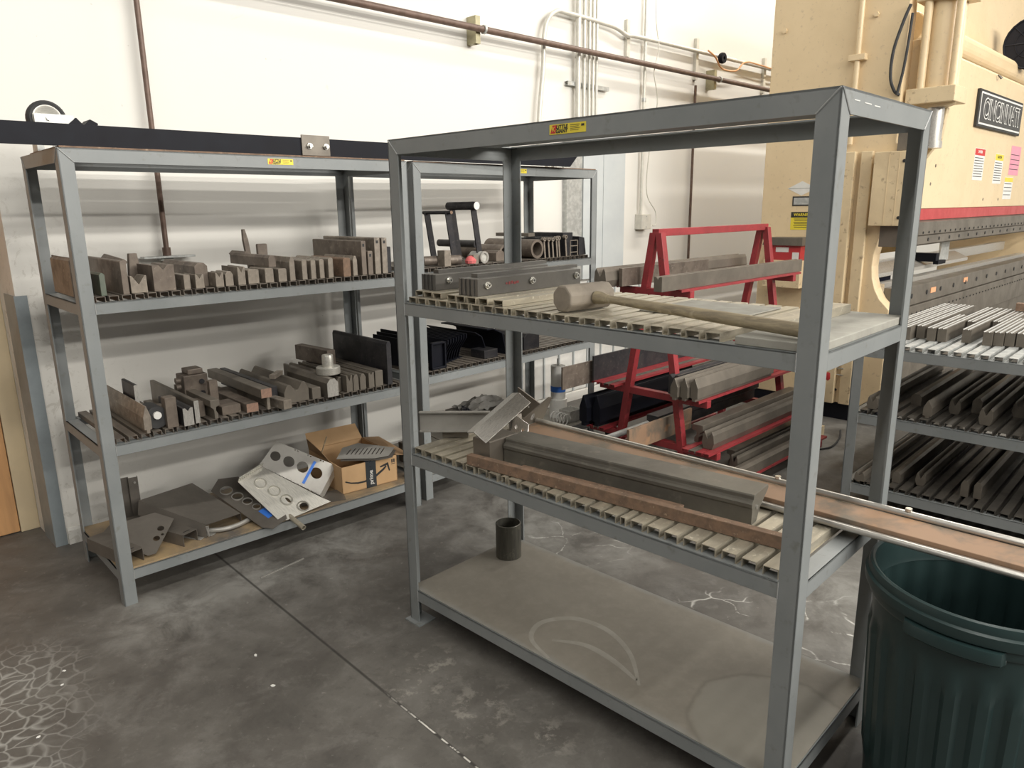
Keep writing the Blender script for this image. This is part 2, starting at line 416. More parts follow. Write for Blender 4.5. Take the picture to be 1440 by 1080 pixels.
# profiles in (x, z), centred on x = 0, standing on z = 0
def p_plate(w, h, r=0.004):
    a = w / 2; return [(-a, 0), (a, 0), (a, h - r), (a - r, h), (-a + r, h), (-a, h - r)]
def p_v(w, h, n=0.5, d=None):
    a = w / 2; d = d or w * 0.3; q = a * n
    return [(-a, 0), (a, 0), (a, h), (q, h), (0, h - d), (-q, h), (-a, h)]
def p_punch(w, h):
    a = w / 2; return [(-a * .45, 0), (a * .45, 0), (a * .45, h * .12), (a, h * .14), (a, h * .6), (a * .12, h), (-a * .12, h), (-a, h * .6), (-a, h * .14), (-a * .45, h * .12)]
def p_goose(w, h):
    a = w / 2; return [(-a * .3, 0), (a * .5, 0), (a * .5, h * .25), (a * .1, h * .45), (a * .2, h * .62), (a, h * .7), (a, h), (-a, h), (-a, h * .66), (-a * .35, h * .5), (-a * .3, h * .3)]
def p_cap(w, h):
    a = w / 2; return [(-a, 0), (a, 0), (a, h * .78), (a * .45, h), (-a * .45, h), (-a, h * .78)]
def p_twin(w, h):
    a = w / 2; return [(-a, 0), (a, 0), (a, h * .6), (a * .75, h * .95), (a * .6, h), (a * .45, h * .95), (a * .12, h * .62), (-a * .12, h * .62), (-a * .45, h * .9), (-a * .6, h * .95), (-a * .75, h * .9), (-a, h * .55)]
def p_fork(w, h):      # two pointed horns with a V between them
    a = w / 2; return [(-a * .7, 0), (a * .7, 0), (a, h * .35), (a * .85, h * .8), (a * .6, h), (a * .25, h * .72), (0, h * .55), (-a * .25, h * .72), (-a * .6, h), (-a * .85, h * .8), (-a, h * .35)]
def p_wave(w, h):      # several small V grooves across the top
    a = w / 2; g = w / 4; pts = [(-a, 0), (a, 0), (a, h)]
    for k in range(4):
        x = a - g * (k + .5); pts += [(x, h - g * .42), (x - g / 2, h)] if k < 3 else [(x, h - g * .42)]
    return pts + [(-a, h)]

# ================================================================== the setting
struct('floor', MB().box(-9, 14, -4, 18, -0.1, 0), FLOORM)
mb = MB().box(0, 16, 0, 0.25, 0, 5.6)
struct('wall_back', mb, WALLM, FW)
struct('wall_right', MB().box(14, 14.25, -16, 0, 0, 5.6), WALLM, FW)
struct('wall_left', MB().box(-6, -0.0, 0.42, 0.6, 0, 5.6).box(-0.0001, 0.2, 0.25, 0.42, 0, 5.6), WALLM, FW)
mb = MB().prism([(0.0, 0), (-0.018, 0), (-0.018, 0.07), (-0.008, 0.082), (0.0, 0.082)], 0.05, 16, 'x')
struct('baseboard_back', mb, WALLM, FW)
struct('trim_1', MB().box(-0.085, 0.0, 0.33, 0.418, 0, 3.0), CREAM, FW, bev=0.003)
door = struct('door_1', MB().box(-1.3, -0.088, 0.335, 0.418, 0.005, 2.4), WOOD, FW, bev=0.003)
struct('trim_2', MB().sheet([(0.046, -0.002), (-0.004, -0.002), (-0.004, 0.20)], 0.003, 0, 1.235, 'z', None), GUARD, FW)
# pale panel with a galvanised strip, low on the wall behind the right wall rack
tr = struct('trim_3', MB().box(3.92, 4.46, -0.055, -0.001, 1.02, 2.25).box(4.17, 4.176, -0.059, -0.055, 1.02, 2.2), PALE, FW)
struct('trim_4', MB().box(3.73, 3.918, -0.045, -0.001, 1.02, 2.2), GALV, FW)
struct('wall_panel', MB().box(3.25, 4.9, -0.02, -0.001, 0.09, 1.0), WHITEP, FW).name = 'trim_5'
mb = MB()
for k in range(9): mb.box(3.30 + k * .18, 3.312 + k * .18, -0.034, -0.02, 0.09, 1.0)
struct('trim_6', mb, PALE, FW)

# pipes and conduits on the wall
t = thing('sprinkler_pipe', 'long brown iron pipe running along the cream wall near the ceiling', 'pipe', FW @ T(2.79, 0, 2.738))
obj('pipe', MB().tube((-5.5, -0.115, 0), (6.5, -0.115, 0), 0.021, 16), PIPEB, t, smooth=True)
for u in (0.0, 2.98):
    b = obj('bracket', MB().sheet([(-0.02, -0.05), (-0.02, -0.09), (0.02, -0.09), (0.02, -0.05)], 0.003, -0.085, 0.085, 'z').box(-0.02, 0.02, -0.052, 0, -0.085, 0.085), STRUT, t, T(u, 0, 0))
    obj('clamp', MB().tube((-0.008, -0.115, 0), (0.008, -0.115, 0), 0.028, 16), GALV, b, T(0.03, 0, 0), smooth=True)
t = thing('drop_pipe', 'thin brown pipe hanging down the wall behind the left rack to a flat cross plate', 'pipe', FW @ T(0.665, -0.06, 1.38))
obj('pipe', MB().tube((0, 0, 0), (0, 0, 2.6), 0.013, 12), PIPEB, t, smooth=True)
obj('cross_plate', MB().box(-0.12, 0.13, -0.03, 0.03, -0.006, 0.004).box(-0.03, 0.03, 0.0, 0.058, -0.02, 0.0), GALV, t, bev=0.001)
obj('coupling', MB().tube((0, 0, 0.0), (0, 0, 0.045), 0.02, 12), PIPEB, t, smooth=True)
single('wall_pipe', MB().tube((0, 0, 0), (0, 0, 1.62), 0.012, 12), PIPEB, FW @ T(5.53, -0.03, 1.05), 'dark brown upright pipe on the wall left of the beige machine', 'pipe', smooth=True, bev=0)
pts = [(3.40, 1.95), (3.41, 2.25), (3.455, 2.6), (3.46, 2.77), (3.50, 2.91), (3.60, 2.985), (3.72, 2.99), (4.10, 2.985), (4.30, 2.975), (4.45, 2.94), (4.6, 2.95), (5.5, 2.955), (8.0, 2.96)]
single('conduit_run', MB().path(smooth_path([(u, -0.055, z) for u, z in pts]), 0.017, 10), COND, FW, 'pale conduit arching up from the wall rack and running right along the wall', 'conduit', smooth=True, bev=0)
t = thing('riser_conduits', 'bundle of five pale upright conduits held by a cross strut on the wall', 'conduit', FW @ T(3.95, 0, 2.2))
for x, r in ((-0.10, 0.021), (-0.03, 0.014), (0.03, 0.012), (0.075, 0.012), (0.12, 0.012)):
    obj('conduit', MB().tube((x, -0.05, 0), (x, -0.05, 2.0), r, 10), COND, t, smooth=True)
obj('cross_strut', MB().sheet([(0, 0.03), (-0.03, 0.03), (-0.03, -0.0), (0, -0.0)], 0.003, -0.2, 0.3, 'x'), GALV, t, T(0, -0.005, 0.30))
t = thing('box_conduit', 'single thin conduit dropping to a pale junction box on the wall', 'conduit', FW @ T(4.72, 0, 1.40))
obj('conduit', MB().tube((0, -0.04, 0.13), (0, -0.04, 2.6), 0.014, 10), COND, t, smooth=True)
b = obj('junction_box', MB().box(-0.03, 0.11, -0.075, -0.001, 0, 0.13), COND, t, bev=0.003)
obj('cover_screw', MB().tube((0.04, -0.075, 0.11), (0.04, -0.078, 0.11), 0.004, 8).tube((0.04, -0.075, 0.02), (0.04, -0.078, 0.02), 0.004, 8), GALV, b)
obj('coupling', MB().tube((0, -0.04, 1.06), (0, -0.04, 1.09), 0.019, 10), GALV, t, smooth=True)
single('loose_cable', MB().path(smooth_path([(4.85, -.06, 4.0), (4.83, -.06, 3.2), (4.87, -.07, 2.9), (4.80, -.08, 2.7), (4.86, -.08, 2.5), (4.85, -.07, 2.3), (4.80, -.06, 2.1), (4.77, -.06, 1.72), (4.90, -.07, 1.55), (4.88, -.09, 1.44), (4.84, -.085, 1.43)]), 0.005, 8), COND, FW, 'thin wavy pale cable hanging beside the junction box conduit', 'cable', smooth=True, bev=0)
for u, z0, z1, lab in ((4.50, 2.79, 3.07, 'short upright strut on the wall under the conduit, nearest the five-conduit bundle'), (5.54, 2.72, 3.07, 'short upright strut on the wall above the dark brown upright pipe'), (6.83, 2.72, 3.06, 'short upright strut on the wall at the beige machine\'s edge')):
    single('strut_channel', MB().sheet([(-.02, 0), (-.02, -.03), (.02, -.03), (.02, 0)], 0.003, z0, z1, 'z'), COND, FW @ T(u, -0.001, 0), lab, 'strut', 'short struts on the wall', bev=0)
single('orange_cable', MB().path(smooth_path([(5.62, -.09, 2.97), (5.75, -.09, 2.93), (5.84, -.09, 2.86), (5.95, -.09, 2.84), (6.15, -.09, 2.86), (6.3, -.09, 2.95), (6.6, -.09, 2.96), (7.6, -.09, 2.93)]), 0.008, 8), ORANGE, FW, 'orange cable looping along the wall conduit near the beige machine', 'cable', smooth=True, bev=0)
single('cord_coil', MB().lathe([(0.015, -.02), (0.045, -.02), (0.05, 0), (0.045, .02), (0.015, .02)], 16, RX(PI / 2)), BLACK, FW @ T(5.84, -0.11, 2.93), 'small black coil hanging from the wall conduit', 'cable coil', smooth=True, bev=0)

# ================================================================== grey racks
PW, PT = 0.0508, 0.0048
def rack(name, label, F, L, D, H, levels, bh=0.044, top=True):
    t = thing(name, label, 'rack', F)
    for sx, sy in ((0, 0), (1, 0), (1, 1), (0, 1)):
        m = MB()
        X = (lambda a: a) if not sx else (lambda a: L - a)
        Y = (lambda a: a) if not sy else (lambda a: D - a)
        hz = H - PW if top else H
        m.prism([(X(0), 0), (X(PW), 0), (X(PW), hz), (X(0), H)], Y(0), Y(PT), 'y')
        m.prism([(Y(0), 0), (Y(PW), 0), (Y(PW), hz), (Y(0), H)], X(0), X(PT), 'x')
        p = obj('post', m, PAINT, t)
        if top:
            w = MB().tube((X(0.002), Y(-.0005), H - .002), (X(PW), Y(-.0005), hz), 0.0022, 6).tube((X(-.0005), Y(0.002), H - .002), (X(-.0005), Y(PW), hz), 0.0022, 6)
            obj('weld', w, WELD, p)
    def beamx(z, y, d, x0, x1, ztop=False):
        m = MB()
        if ztop: m.prism([(0, H), (PW, H - PW), (L - PW, H - PW), (L, H)], y, y + d * PT, 'y'); m.box(PT, L - PT, y, y + d * PW, H - PT, H)
        else: m.box(x0, x1, y, y + d * PT, z - bh, z); m.box(x0, x1, y, y + d * PW * .95, z - PT, z)
        return m
    def beamy(z, x, d, y0, y1, ztop=False):
        m = MB()
        if ztop: m.prism([(0, H), (PW, H - PW), (D - PW, H - PW), (D, H)], x, x + d * PT, 'x'); m.box(x, x + d * PW, PT, D - PT, H - PT, H)
        else: m.box(x, x + d * PT, y0, y1, z - bh, z); m.box(x, x + d * PW * .95, y0, y1, z - PT, z)
        return m
    for z in levels:
        obj('shelf_beam', beamx(z, 0.0, 1, PW, L - PW), PAINT, t, bev=.0012)
        obj('shelf_beam', beamx(z, D, -1, PW, L - PW), PAINT, t)
        obj('shelf_beam', beamy(z, 0.0, 1, PW, D - PW), PAINT, t)
        obj('shelf_beam', beamy(z, L, -1, PW, D - PW), PAINT, t, bev=.0012)
        w = MB()
        for x in (PW, L - PW): w.tube((x, -0.0005, z - bh), (x, -0.0005, z), 0.0018, 6)
        obj('weld', w, WELD, t)
    if top:
        obj('top_beam', beamx(0, 0, 1, 0, 0, True), PAINT, t); obj('top_beam', beamx(0, D, -1, 0, 0, True), PAINT, t)
        obj('top_beam', beamy(0, 0, 1, 0, 0, True), PAINT, t); obj('top_beam', beamy(0, L, -1, 0, 0, True), PAINT, t)
    return t

def deck(t, z, L, D, mat, pitch=0.0565, w=0.040, h=0.025, x0=0.06, x1=None, skip=(), jitter=0.0, name='slatted_deck', half=(), lip=.009):
    m = MB(); x = x0; x1 = x1 or L - 0.05; k = 0; th = 0.002
    while x + w < x1:
        ww = w
        if k in half: ww = w * 0.45
        if not any(x + ww > a and x < b for a, b in skip):
            j = random.uniform(-jitter, jitter); y0 = 0.012 + random.uniform(0, 0.006)
            m.sheet([(x + j, 0.0006), (x + j, h), (x + ww + j, h), (x + ww + j, 0.0006), (x + ww + j + lip, 0.0006)][::-1], th, y0, D - 0.012)
        x += pitch if k not in half else pitch * 0.6
        k += 1
    return obj(name, m, mat, t, T(0, 0, z))

def sticker(t, x, z, w, h, full=True):
    s = obj('sticker', MB().box(x - w / 2, x + w / 2, -0.0012, 0, z - h / 2, z + h / 2), YELS, t)
    if full:
        obj('emblem', MB().prism([(x - w * .47, z - h * .38), (x - w * .33, z - h * .38), (x - w * .29, z + h * .42), (x - w * .41, z + h * .42)], -0.0018, -0.0012), REDS, s)
        letters(s, 'K', h * .7, x - w * .38, -0.002, z, YELS, name='emblem_letter')
        letters(s, 'LITTLE', h * .52, x - w * .15, -0.0016, z + h * .2, INK, offset=0.0005, sx=1.0, shear=.2)
        letters(s, 'GIANT', h * .52, x - w * .16, -0.0016, z - h * .22, INK, offset=0.0005, sx=1.0, shear=.2)
        m = MB()
        for k in range(4): m.box(x + w * .08, x + w * (.34 - .03 * (k % 2)), -0.0016, -0.0012, z + h * (.28 - k * .17), z + h * (.32 - k * .17))
        m.box(x + w * .38, x + w * .46, -0.0016, -0.0012, z + h * .1, z + h * .32)
        obj('small_print', m, INK, s)
    return s

zA, zB, zC = (0.140, 0.706, 1.272), (0.152, 0.692, 1.262), (0.140, 0.706, 1.268)
L0, D0, H0 = 1.524, 0.610, 1.829
ra = rack('steel_rack', 'large grey steel rack standing nearest, angled across the floor', FA, L0, D0, H0, zA)
obj('bottom_shelf', MB().box(0.006, L0 - 0.006, 0.006, D0 - 0.006, 0, 0.0035), DUSTY, ra, T(0, 0, zA[0] + .0005), bev=.001)
# swirl wiped in the dust of the bottom shelf
def ribbon(pts, w):
    P = smooth_path([(x, y, 0) for x, y in pts], 7); m = MB(); vs = []
    n = len(P)
    for i, p in enumerate(P):
        d = (P[min(i + 1, n - 1)] - P[max(i - 1, 0)]).normalized(); q = Vector((-d.y, d.x, 0)) * w * (0.35 + 0.65 * math.sin(PI * (i + .6) / (n + .2)))
        vs += [p + q, p - q]
    m.add(vs, [(2 * i, 2 * i + 1, 2 * i + 3, 2 * i + 2) for i in range(n - 1)])
    return m
top_w = obj('top_deck', MB().box(PW * .6, L0 - PW * .6, PT, D0 - 0.135, 0, .002), PAINT, ra, T(0, 0, H0 - PT - .0026))
deck(ra, zA[1], L0, D0, DECKST, x0=.058, x1=1.50, jitter=.0012, half=(8, 17), lip=.0022)
deck(ra, zA[2], L0, D0, DECKST, x0=.058, x1=1.315, jitter=.0012, half=(9,), pitch=.0545, h=.021)
obj('solid_deck_panel', MB().box(1.318, L0 - 0.008, 0.008, D0 - .008, 0, .0205), DUSTM, ra, T(0, 0, zA[2] + .0008), bev=.002)
sticker(ra, 0.802, 1.8035, 0.127, 0.026)
obj('foot_plate', MB().box(-.012, .075, -.02, .065, 0, .005), PAINT, ra)
obj('top_weld_marks', MB().box(L0, L0 + .0006, .07, .10, H0 - .022, H0 - .020).box(L0, L0 + .0006, .13, .17, H0 - .023, H0 - .021).box(L0, L0 + .0006, .19, .225, H0 - .024, H0 - .022), WHITEP, ra)

rb = rack('steel_rack', 'grey steel rack against the wall at the left, holding rows of small dies', FB, L0, D0, H0, zB)
deck(rb, zB[2], L0, D0, DECKBR, w=.034, pitch=.047, h=.022)
deck(rb, zB[1], L0, D0, DECKBR, w=.034, pitch=.047, h=.022)
BOARD = surf('oily_plywood_board', (0.42, 0.30, 0.16), (0.13, 0.115, 0.10), 0.6, 0, 3.5, 0.35, 0.62)
obj('bottom_shelf', MB().box(.006, L0 - .006, .006, D0 - .006, 0, .008), BOARD, rb, T(0, 0, zB[0] + .0005), bev=.001)
obj('top_deck', MB().box(.01, L0 - .01, 0.004, D0 - .13, 0, .006), RUST, rb, T(0, 0, H0 + .0006))
sticker(rb, 0.855, 1.805, 0.118, 0.024)
rc = rack('steel_rack', 'grey steel rack by the wall behind the front rack, holding handles and black brackets', FC, L0, D0, H0, zC)
deck(rc, zC[2], L0, D0, DECKBR, w=.034, pitch=.047, h=.022)
deck(rc, zC[1], L0, D0, DECKBR, w=.034, pitch=.047, h=.022)
obj('bottom_shelf', MB().box(.006, L0 - .006, .006, D0 - .006, 0, .004), DUSTY, rc, T(0, 0, zC[0] + .0005))
obj('top_deck', MB().box(.01, L0 - .01, 0.004, D0 - .13, 0, .006), RUST, rc, T(0, 0, H0 + .0006))
sticker(rc, 0.79, 1.805, 0.118, 0.024)

# ------------------------------------------------------------------ on top of the wall racks
t = thing('black_angle_beam', 'very long black angle beam lying along the tops of both wall racks', 'beam', FB @ T(0, 0.03, H0 + .0075))
zb = 0.078
obj('angle', MB().prism([(-0.95, 0), (2.76, 0), (2.84, zb), (-0.95, zb)], 0, .008, 'y').prism([(-0.95, 0.008), (2.84, 0.008), (2.72, .10), (-0.95, .10)], zb - .008, zb, 'z'), BLACK, t, bev=.001)
sp_ = obj('splice_plate', MB().box(.975, 1.115, -.008, -.0002, .002, zb + .012), DIEG, t, bev=.001)
for x in (1.01, 1.092): obj('bolt', MB().tube((x, -.008, .043), (x, -.03, .043), .0085, 10).tube((x, -.008, .043), (x, -.016, .043), .014, 6), CHROME, sp_)
t = thing('caster_wheel', 'upturned caster wheel with black tyre lying on top of the left rack', 'caster', FB @ T(0.07, .40, H0 + .007))
MW = T(0, 0, .128) @ RX(PI / 2)
obj('tyre', MB().lathe([(.045, -.02), (.062, -.024), (.07, -.014), (.071, 0), (.07, .014), (.062, .024), (.045, .02), (.045, -.02)], 32, MW), RUBBER, t, smooth=True)
obj('rim', MB().lathe([(0.0, -.012), (.03, -.014), (.046, -.022), (.052, -.022), (.046, 0), (.052, .022), (.046, .022), (.03, .014), (0, .012)], 32, MW), ALU, t, smooth=True)
obj('fork', MB().box(-.05, .09, -.04, -.034, .10, .145).box(-.05, .09, .034, .04, .10, .145).box(-.055, -.03, -.04, .04, 0.0, .11).box(.0, .05, -.04, -.034, .0, .11).box(-.055, .055, -.045, .045, 0, .006), GALV, t, bev=.001)
obj('axle', MB().tube((0, -.048, .128), (0, .048, .128), .009, 10), CHROME, t)
pr = [(-.05, 0), (.05, 0), (.058, .03), (.03, .045), (.005, .02), (-.02, .048), (-.052, .02)]
single('zigzag_block', MB().prism(pr, -.05, .05), BLACK, FB @ T(.185, .40, H0 + .007 + .088), 'small black zigzag block beside the caster wheel', 'die block')
single('flat_tray', MB().box(-.06, .06, -.06, .06, 0, .088), SHEET, FB @ T(.185, .40, H0 + .007), 'flat pale metal block under the black zigzag block', 'metal block')
for u, r, h, lab in ((1.235, .016, .10, 'taller silver can on top of the right wall rack'), (1.30, .02, .062, 'shorter silver can on top of the right wall rack')):
    single('metal_can', MB().lathe([(0, 0), (r, 0), (r, h), (r * .9, h), (r * .9, h * .3), (0, h * .3)], 20), BRIGHT, FC @ T(u + .14, .30, H0 + .008), lab, 'can', smooth=True, bev=0)
single('white_rod', MB().tube((0, 0, 0), (.21, 0, -.004), .005, 8, r2=.002), WHITEP, FC @ T(1.33, .12, H0 + .013), 'thin white rod sticking out past the right wall rack top', 'rod', bev=0)

# ------------------------------------------------------------------ small dies, upper shelf of the left rack
Z3, Z2 = zB[2] + .0225, zB[1] + .0225
def bar(name, prof, L, mat, F, u, v, z, label, cat='die', group=None, rot=None, bev=.0012, endmat=None):
    M = F @ T(u, v, z) @ (rot if rot is not None else Matrix())
    if endmat is None:
        return single(name, MB().prism(prof, 0, L), mat, M, label, cat, group, bev)
    t = thing(name, label, cat, M, group)
    obj('body', MB().prism(prof, 0.0006, L), mat, t, bev=bev)
    obj('cut_end', MB().prism([(x * .985, z_ * .985 + .0004) for x, z_ in prof], 0.0, .0006), endmat, t)
    return t
G3 = 'dies on the upper shelf of the left rack'
UP = [  # name, profile, length, material, u, v, dz, label, rot
 ('plate_die', p_plate(.02, .148, .012), .30, DIE, .012, .08, 0, 'big brown rounded plate at the left end of the upper shelf behind the corner post', None),
 ('plate_die', p_plate(.018, .115, .01), .16, DIE, .062, .16, 0, 'brown plate half hidden behind the corner post on the upper shelf', None),
 ('plate_die', p_plate(.02, .088, .008), .15, GREEN, .097, .035, 0, 'small greenish plate with rounded top beside the corner post on the upper shelf', None),
 ('plate_die', p_plate(.023, .13, .004), .52, DIE, .176, .03, 0, 'long brown plate standing on edge, right of the small greenish plate', None),
 ('v_block', p_v(.062, .068, .75, .035), .10, DIEL, .228, .04, 0, 'pale V-notched block right of the long brown plate', None),
 ('leaning_bar', p_plate(.022, .03), .30, DIE, .215, .20, .10, 'brown flat bar leaning down to the right behind the pale V-notched block', RY(.72) @ RX(.05)),
 ('tapered_plate', [(-.03, 0), (.03, 0), (.014, .145), (-.016, .145)], .03, DIE, .285, .26, 0, 'upright tapered plate behind the pale V-notched block', None),
 ('v_block', p_v(.085, .105, .4, .02), .19, DIE, .325, .035, 0, 'large brown die block with a bright V mark on its end', None),
 ('notched_plate', p_plate(.055, .10, .014), .40, DIE, .50, .10, 0, 'long brown plate with a nick in its top edge, left middle of the upper shelf', None),
 ('small_die', p_plate(.026, .06, .003), .14, DIEL, .412, .03, 0, 'small square-ended block just right of the large brown die block', None),
 ('forked_die', p_v(.036, .058, .6, .018), .13, DIEL, .464, .03, 0, 'small die with a V nick, right of the small square-ended block', None),
 ('forked_die', p_v(.034, .06, .65, .02), .12, DIEL, .546, .025, 0, 'bright-ended small die with a deep V nick, below the nicked brown plate', None),
 ('small_die', p_cap(.034, .062), .12, DIEL, .588, .025, 0, 'small chamfered die right of the bright-ended V die', None),
 ('forked_die', p_v(.034, .078, .7, .024), .17, DIEL, .645, .03, 0, 'medium die with V top near the middle of the upper shelf', None),
 ('wide_block', p_plate(.05, .062, .004), .22, DIEL, .703, .04, 0, 'low wide block behind the medium V-top die', None),
 ('wide_block', p_plate(.04, .064, .004), .16, DIEL, .772, .03, 0, 'wide square-ended block left of the stepped dies', None),
 ('wide_block', p_plate(.04, .058, .004), .12, DIEL, .835, .03, 0, 'square-ended block under the front of the long chamfered bar', None),
 ('punch_bar', p_cap(.034, .052), .42, DIE, .80, .05, .066, 'long brown bar with chamfered top lying on the square-ended blocks', None),
 ('leaning_bar', p_cap(.03, .03), .16, DIE, .80, .34, .10, 'short bar leaning up behind the long chamfered bar', RY(.85)),
 ('tall_die', p_cap(.026, .108), .40, DIEL, .884, .03, 0, 'tall chamfered die at the left of the five matching dies', None),
 ('tall_die', p_plate(.025, .092, .006), .30, DIEL, .945, .03, 0, None, None),
 ('tall_die', p_plate(.025, .09, .006), .30, DIEL, .990, .03, 0, None, None),
 ('tall_die', p_plate(.024, .09, .006), .30, DIEL, 1.034, .03, 0, None, None),
 ('tall_die', p_plate(.026, .094, .006), .32, DIEL, 1.078, .025, 0, None, None),
 ('rusty_die', p_plate(.04, .088, .006), .32, RUST, 1.165, .025, 0, 'wide die with a rust-streaked pale end, right of the five matching dies', None),
 ('tall_die', p_cap(.024, .095), .28, DIEL, 1.214, .03, 0, 'rounded narrow die touching the rust-streaked die', None),
 ('stop_block', p_plate(.05, .155, .004), .02, DIE, .93, .42, 0, 'small dark block standing at the back with a stick beside it', None),
 ('pointed_stick', p_cap(.024, .23), .02, DIE, .862, .40, 0, 'upright pointed stick rising at the back of the upper shelf', RY(-.12)),
]
for n_, pf, ln, mt, u, v, dz, lab, rt in UP:
    lab = lab or 'square-topped die in the row of five matching dies on the upper shelf'
    g = G3 if 'five matching' in lab and 'row of' in lab else None
    bar(n_, pf, ln, mt, FB, u, v, Z3 + dz, lab, 'die' if 'stick' not in n_ else 'stick', g, rt)
def slotted(F, u, v, z, w, h, L, mat, label, slot=True):
    t = thing('square_tube_die', label, 'die', F @ T(u, v, z))
    obj('body', MB().prism(p_plate(w, h, .003), 0, L), mat, t, bev=.001)
    if slot: obj('slot', MB().box(-w * .2, w * .2, -.0008, .004, h - .028, h - .014), INK, t)
    return t
slotted(FB, 1.266, .03, Z3, .026, .165, .48, DIE, 'tall dark plate die with a square slot, left of the tallest upright pair')
slotted(FB, 1.302, .03, Z3, .028, .115, .12, DIE, 'shorter slotted die standing between the tall plate dies')
slotted(FB, 1.345, .03, Z3, .032, .178, .50, DIEL, 'leftmost of the two tallest pale slotted dies at the right of the upper shelf')
slotted(FB, 1.387, .03, Z3, .030, .176, .48, DIEL, 'rightmost of the two tallest pale slotted dies at the right of the upper shelf')
slotted(FB, 1.425, .05, Z3, .024, .13, .40, DARK, 'low dark plate at the far right end of the upper shelf', False)

# ------------------------------------------------------------------ lower tool shelf of the left rack
G2 = 'dies on the middle shelf of the left rack'
bar('knife_punch', p_punch(.03, .115), .54, DIEL, FB, .182, .005, Z2, 'long knife-shaped punch with a bright pointed end at the left of the middle shelf', 'punch')
bar('upright_plate', p_plate(.016, .175, .003), .17, DARK, FB, .20, .17, Z2, 'upright dark plate with a bright front edge behind the roller', 'plate', endmat=BRIGHT)
t = thing('roller', 'black roller with a white hub beside the long knife punch', 'roller', FB @ T(.232, .045, Z2 + .048))
obj('drum', MB().tube((0, 0, 0), (0, .11, 0), .047, 24), RUBBER, t, smooth=True, bev=.002)
obj('hub', MB().tube((0, -.012, .012), (0, .0, .012), .016, 16), WHITEP, t)
bar('t_block', p_plate(.045, .13, .003), .05, DIE, FB, .285, .02, Z2, 'brown upright block with a T-shaped top near the roller', 'block')
bar('steel_block', p_plate(.075, .05, .003), .13, DIE, FB, .262, .071, Z2 + .02, 'brown block joined behind the T-shaped upright block', 'block')
bar('v_die', p_v(.042, .078, .5, .014), .30, DARK, FB, .342, -.004, Z2 + .001, 'dark die with a pale notched end, right of the T-shaped block', endmat=BRIGHT)
bar('flat_bar', p_plate(.02, .10, .002), .56, DIEG, FB, .384, .01, Z2, 'thin long plate with a very bright narrow end', 'plate', endmat=BRIGHT)
bar('l_block', p_plate(.05, .07, .004), .08, DIE, FB, .425, .10, Z2, 'small brown block between the thin bright-ended plate and the gooseneck punch', 'block')
bar('gooseneck_punch', p_goose(.04, .085), .44, DIEG, FB, .466, .02, Z2, 'long gooseneck punch with a hooked profile on the middle shelf', 'punch')
t = thing('clamp_block', 'brown clamp block with round knobs standing at the back of the middle shelf', 'clamp', FB @ T(.50, .30, Z2))
obj('body', MB().box(-.06, .05, 0, .10, 0, .15).box(-.035, .035, .01, .09, .15, .175), DIE, t, bev=.004)
for dx, dz in ((-.07, .13), (-.07, .10), (-.075, .05), (.03, .11)):
    obj('knob', MB().tube((dx, .02, dz), (dx - .02, .02, dz), .014, 12), DIE, t, smooth=True)
obj('front_bolt', MB().tube((.02, 0, .115), (.02, -.006, .115), .012, 12).tube((.02, 0, .06), (.02, -.006, .06), .012, 12), DARK, t)
bar('shoe_block', p_plate(.085, .04, .003), .13, DIE, FB, .548, .05, Z2, 'low flat brown block in front of the clamp block', 'block')
bar('post_block', p_plate(.038, .135, .003), .03, DIE, FB, .53, .185, Z2, 'upright square brown post behind the low flat block', 'block')
bar('bar_stock', p_plate(.055, .04, .002), .44, DIE, FB, .630, .015, Z2, 'square bar with a reddish sawn end lying low on the middle shelf', 'bar', endmat=ENDRUST)
bar('bar_stock', p_plate(.05, .042, .002), .62, DIEG, FB, .685, -.02, Z2 + .062, 'thick square bar with an orange sawn end lying on top of the others', 'bar', endmat=ENDRUST)
bar('prop_wedge', p_plate(.014, .062, .001), .02, DIEL, FB, .70, .0, Z2, 'small upright wedge propping the orange-ended bar', 'wedge')
bar('bar_stock', p_plate(.042, .042, .002), .40, DIEL, FB, .765, -.055, Z2, 'short square bar lying skewed and poking past the shelf edge', 'bar', rot=RZ(.12))
bar('bar_stock', p_plate(.028, .02, .001), .11, DIEL, FB, .80, .16, Z2 + .10, 'little pale bar resting crosswise on the twin-humped die', 'bar', rot=RZ(-.8))
bar('twin_hump_die', p_twin(.125, .095), .52, DIEG, FB, .855, .03, Z2, 'wide twin-humped grey die in the middle of the middle shelf', 'die')
bar('bar_stock', p_plate(.03, .085, .002), .60, DARK, FB, .765, .07, Z2, 'dark plate standing beside the twin-humped die', 'plate')
bar('bar_stock', p_plate(.045, .055, .002), .58, DIEG, FB, .952, .02, Z2, 'grey square bar right of the twin-humped die', 'bar')
t = thing('bright_ended_die', 'long die with a bright tapered end, left of the aluminium hub', 'die', FB @ T(1.03, .0, Z2))
obj('body', MB().prism(p_cap(.06, .088), .001, .42), DIEG, t, bev=.001); obj('cut_end', MB().prism(p_cap(.059, .087), 0, .001), BRIGHT, t)
bar('v_die', p_v(.05, .075, .55, .02), .52, DIEG, FB, 1.086, .06, Z2, 'die under the aluminium hub on the middle shelf', 'die')
for u, w, pf, lab in ((1.135, .034, p_v(.034, .085, .6, .03), 'twin-pointed die just right of the hub'), (1.172, .03, p_cap(.03, .082), 'narrow chamfered die next to the twin-pointed die'), (1.212, .034, p_cap(.034, .08), 'chamfered die second from the hub end of the right row'), (1.262, .032, p_v(.032, .078, .5, .012), 'grooved die two places left of the big dark plate'), (1.308, .046, p_plate(.046, .082, .003), 'square-ended die touching the big dark plate')):
    bar('press_die', pf, .50, DIEG, FB, u, .02, Z2, lab, 'die')
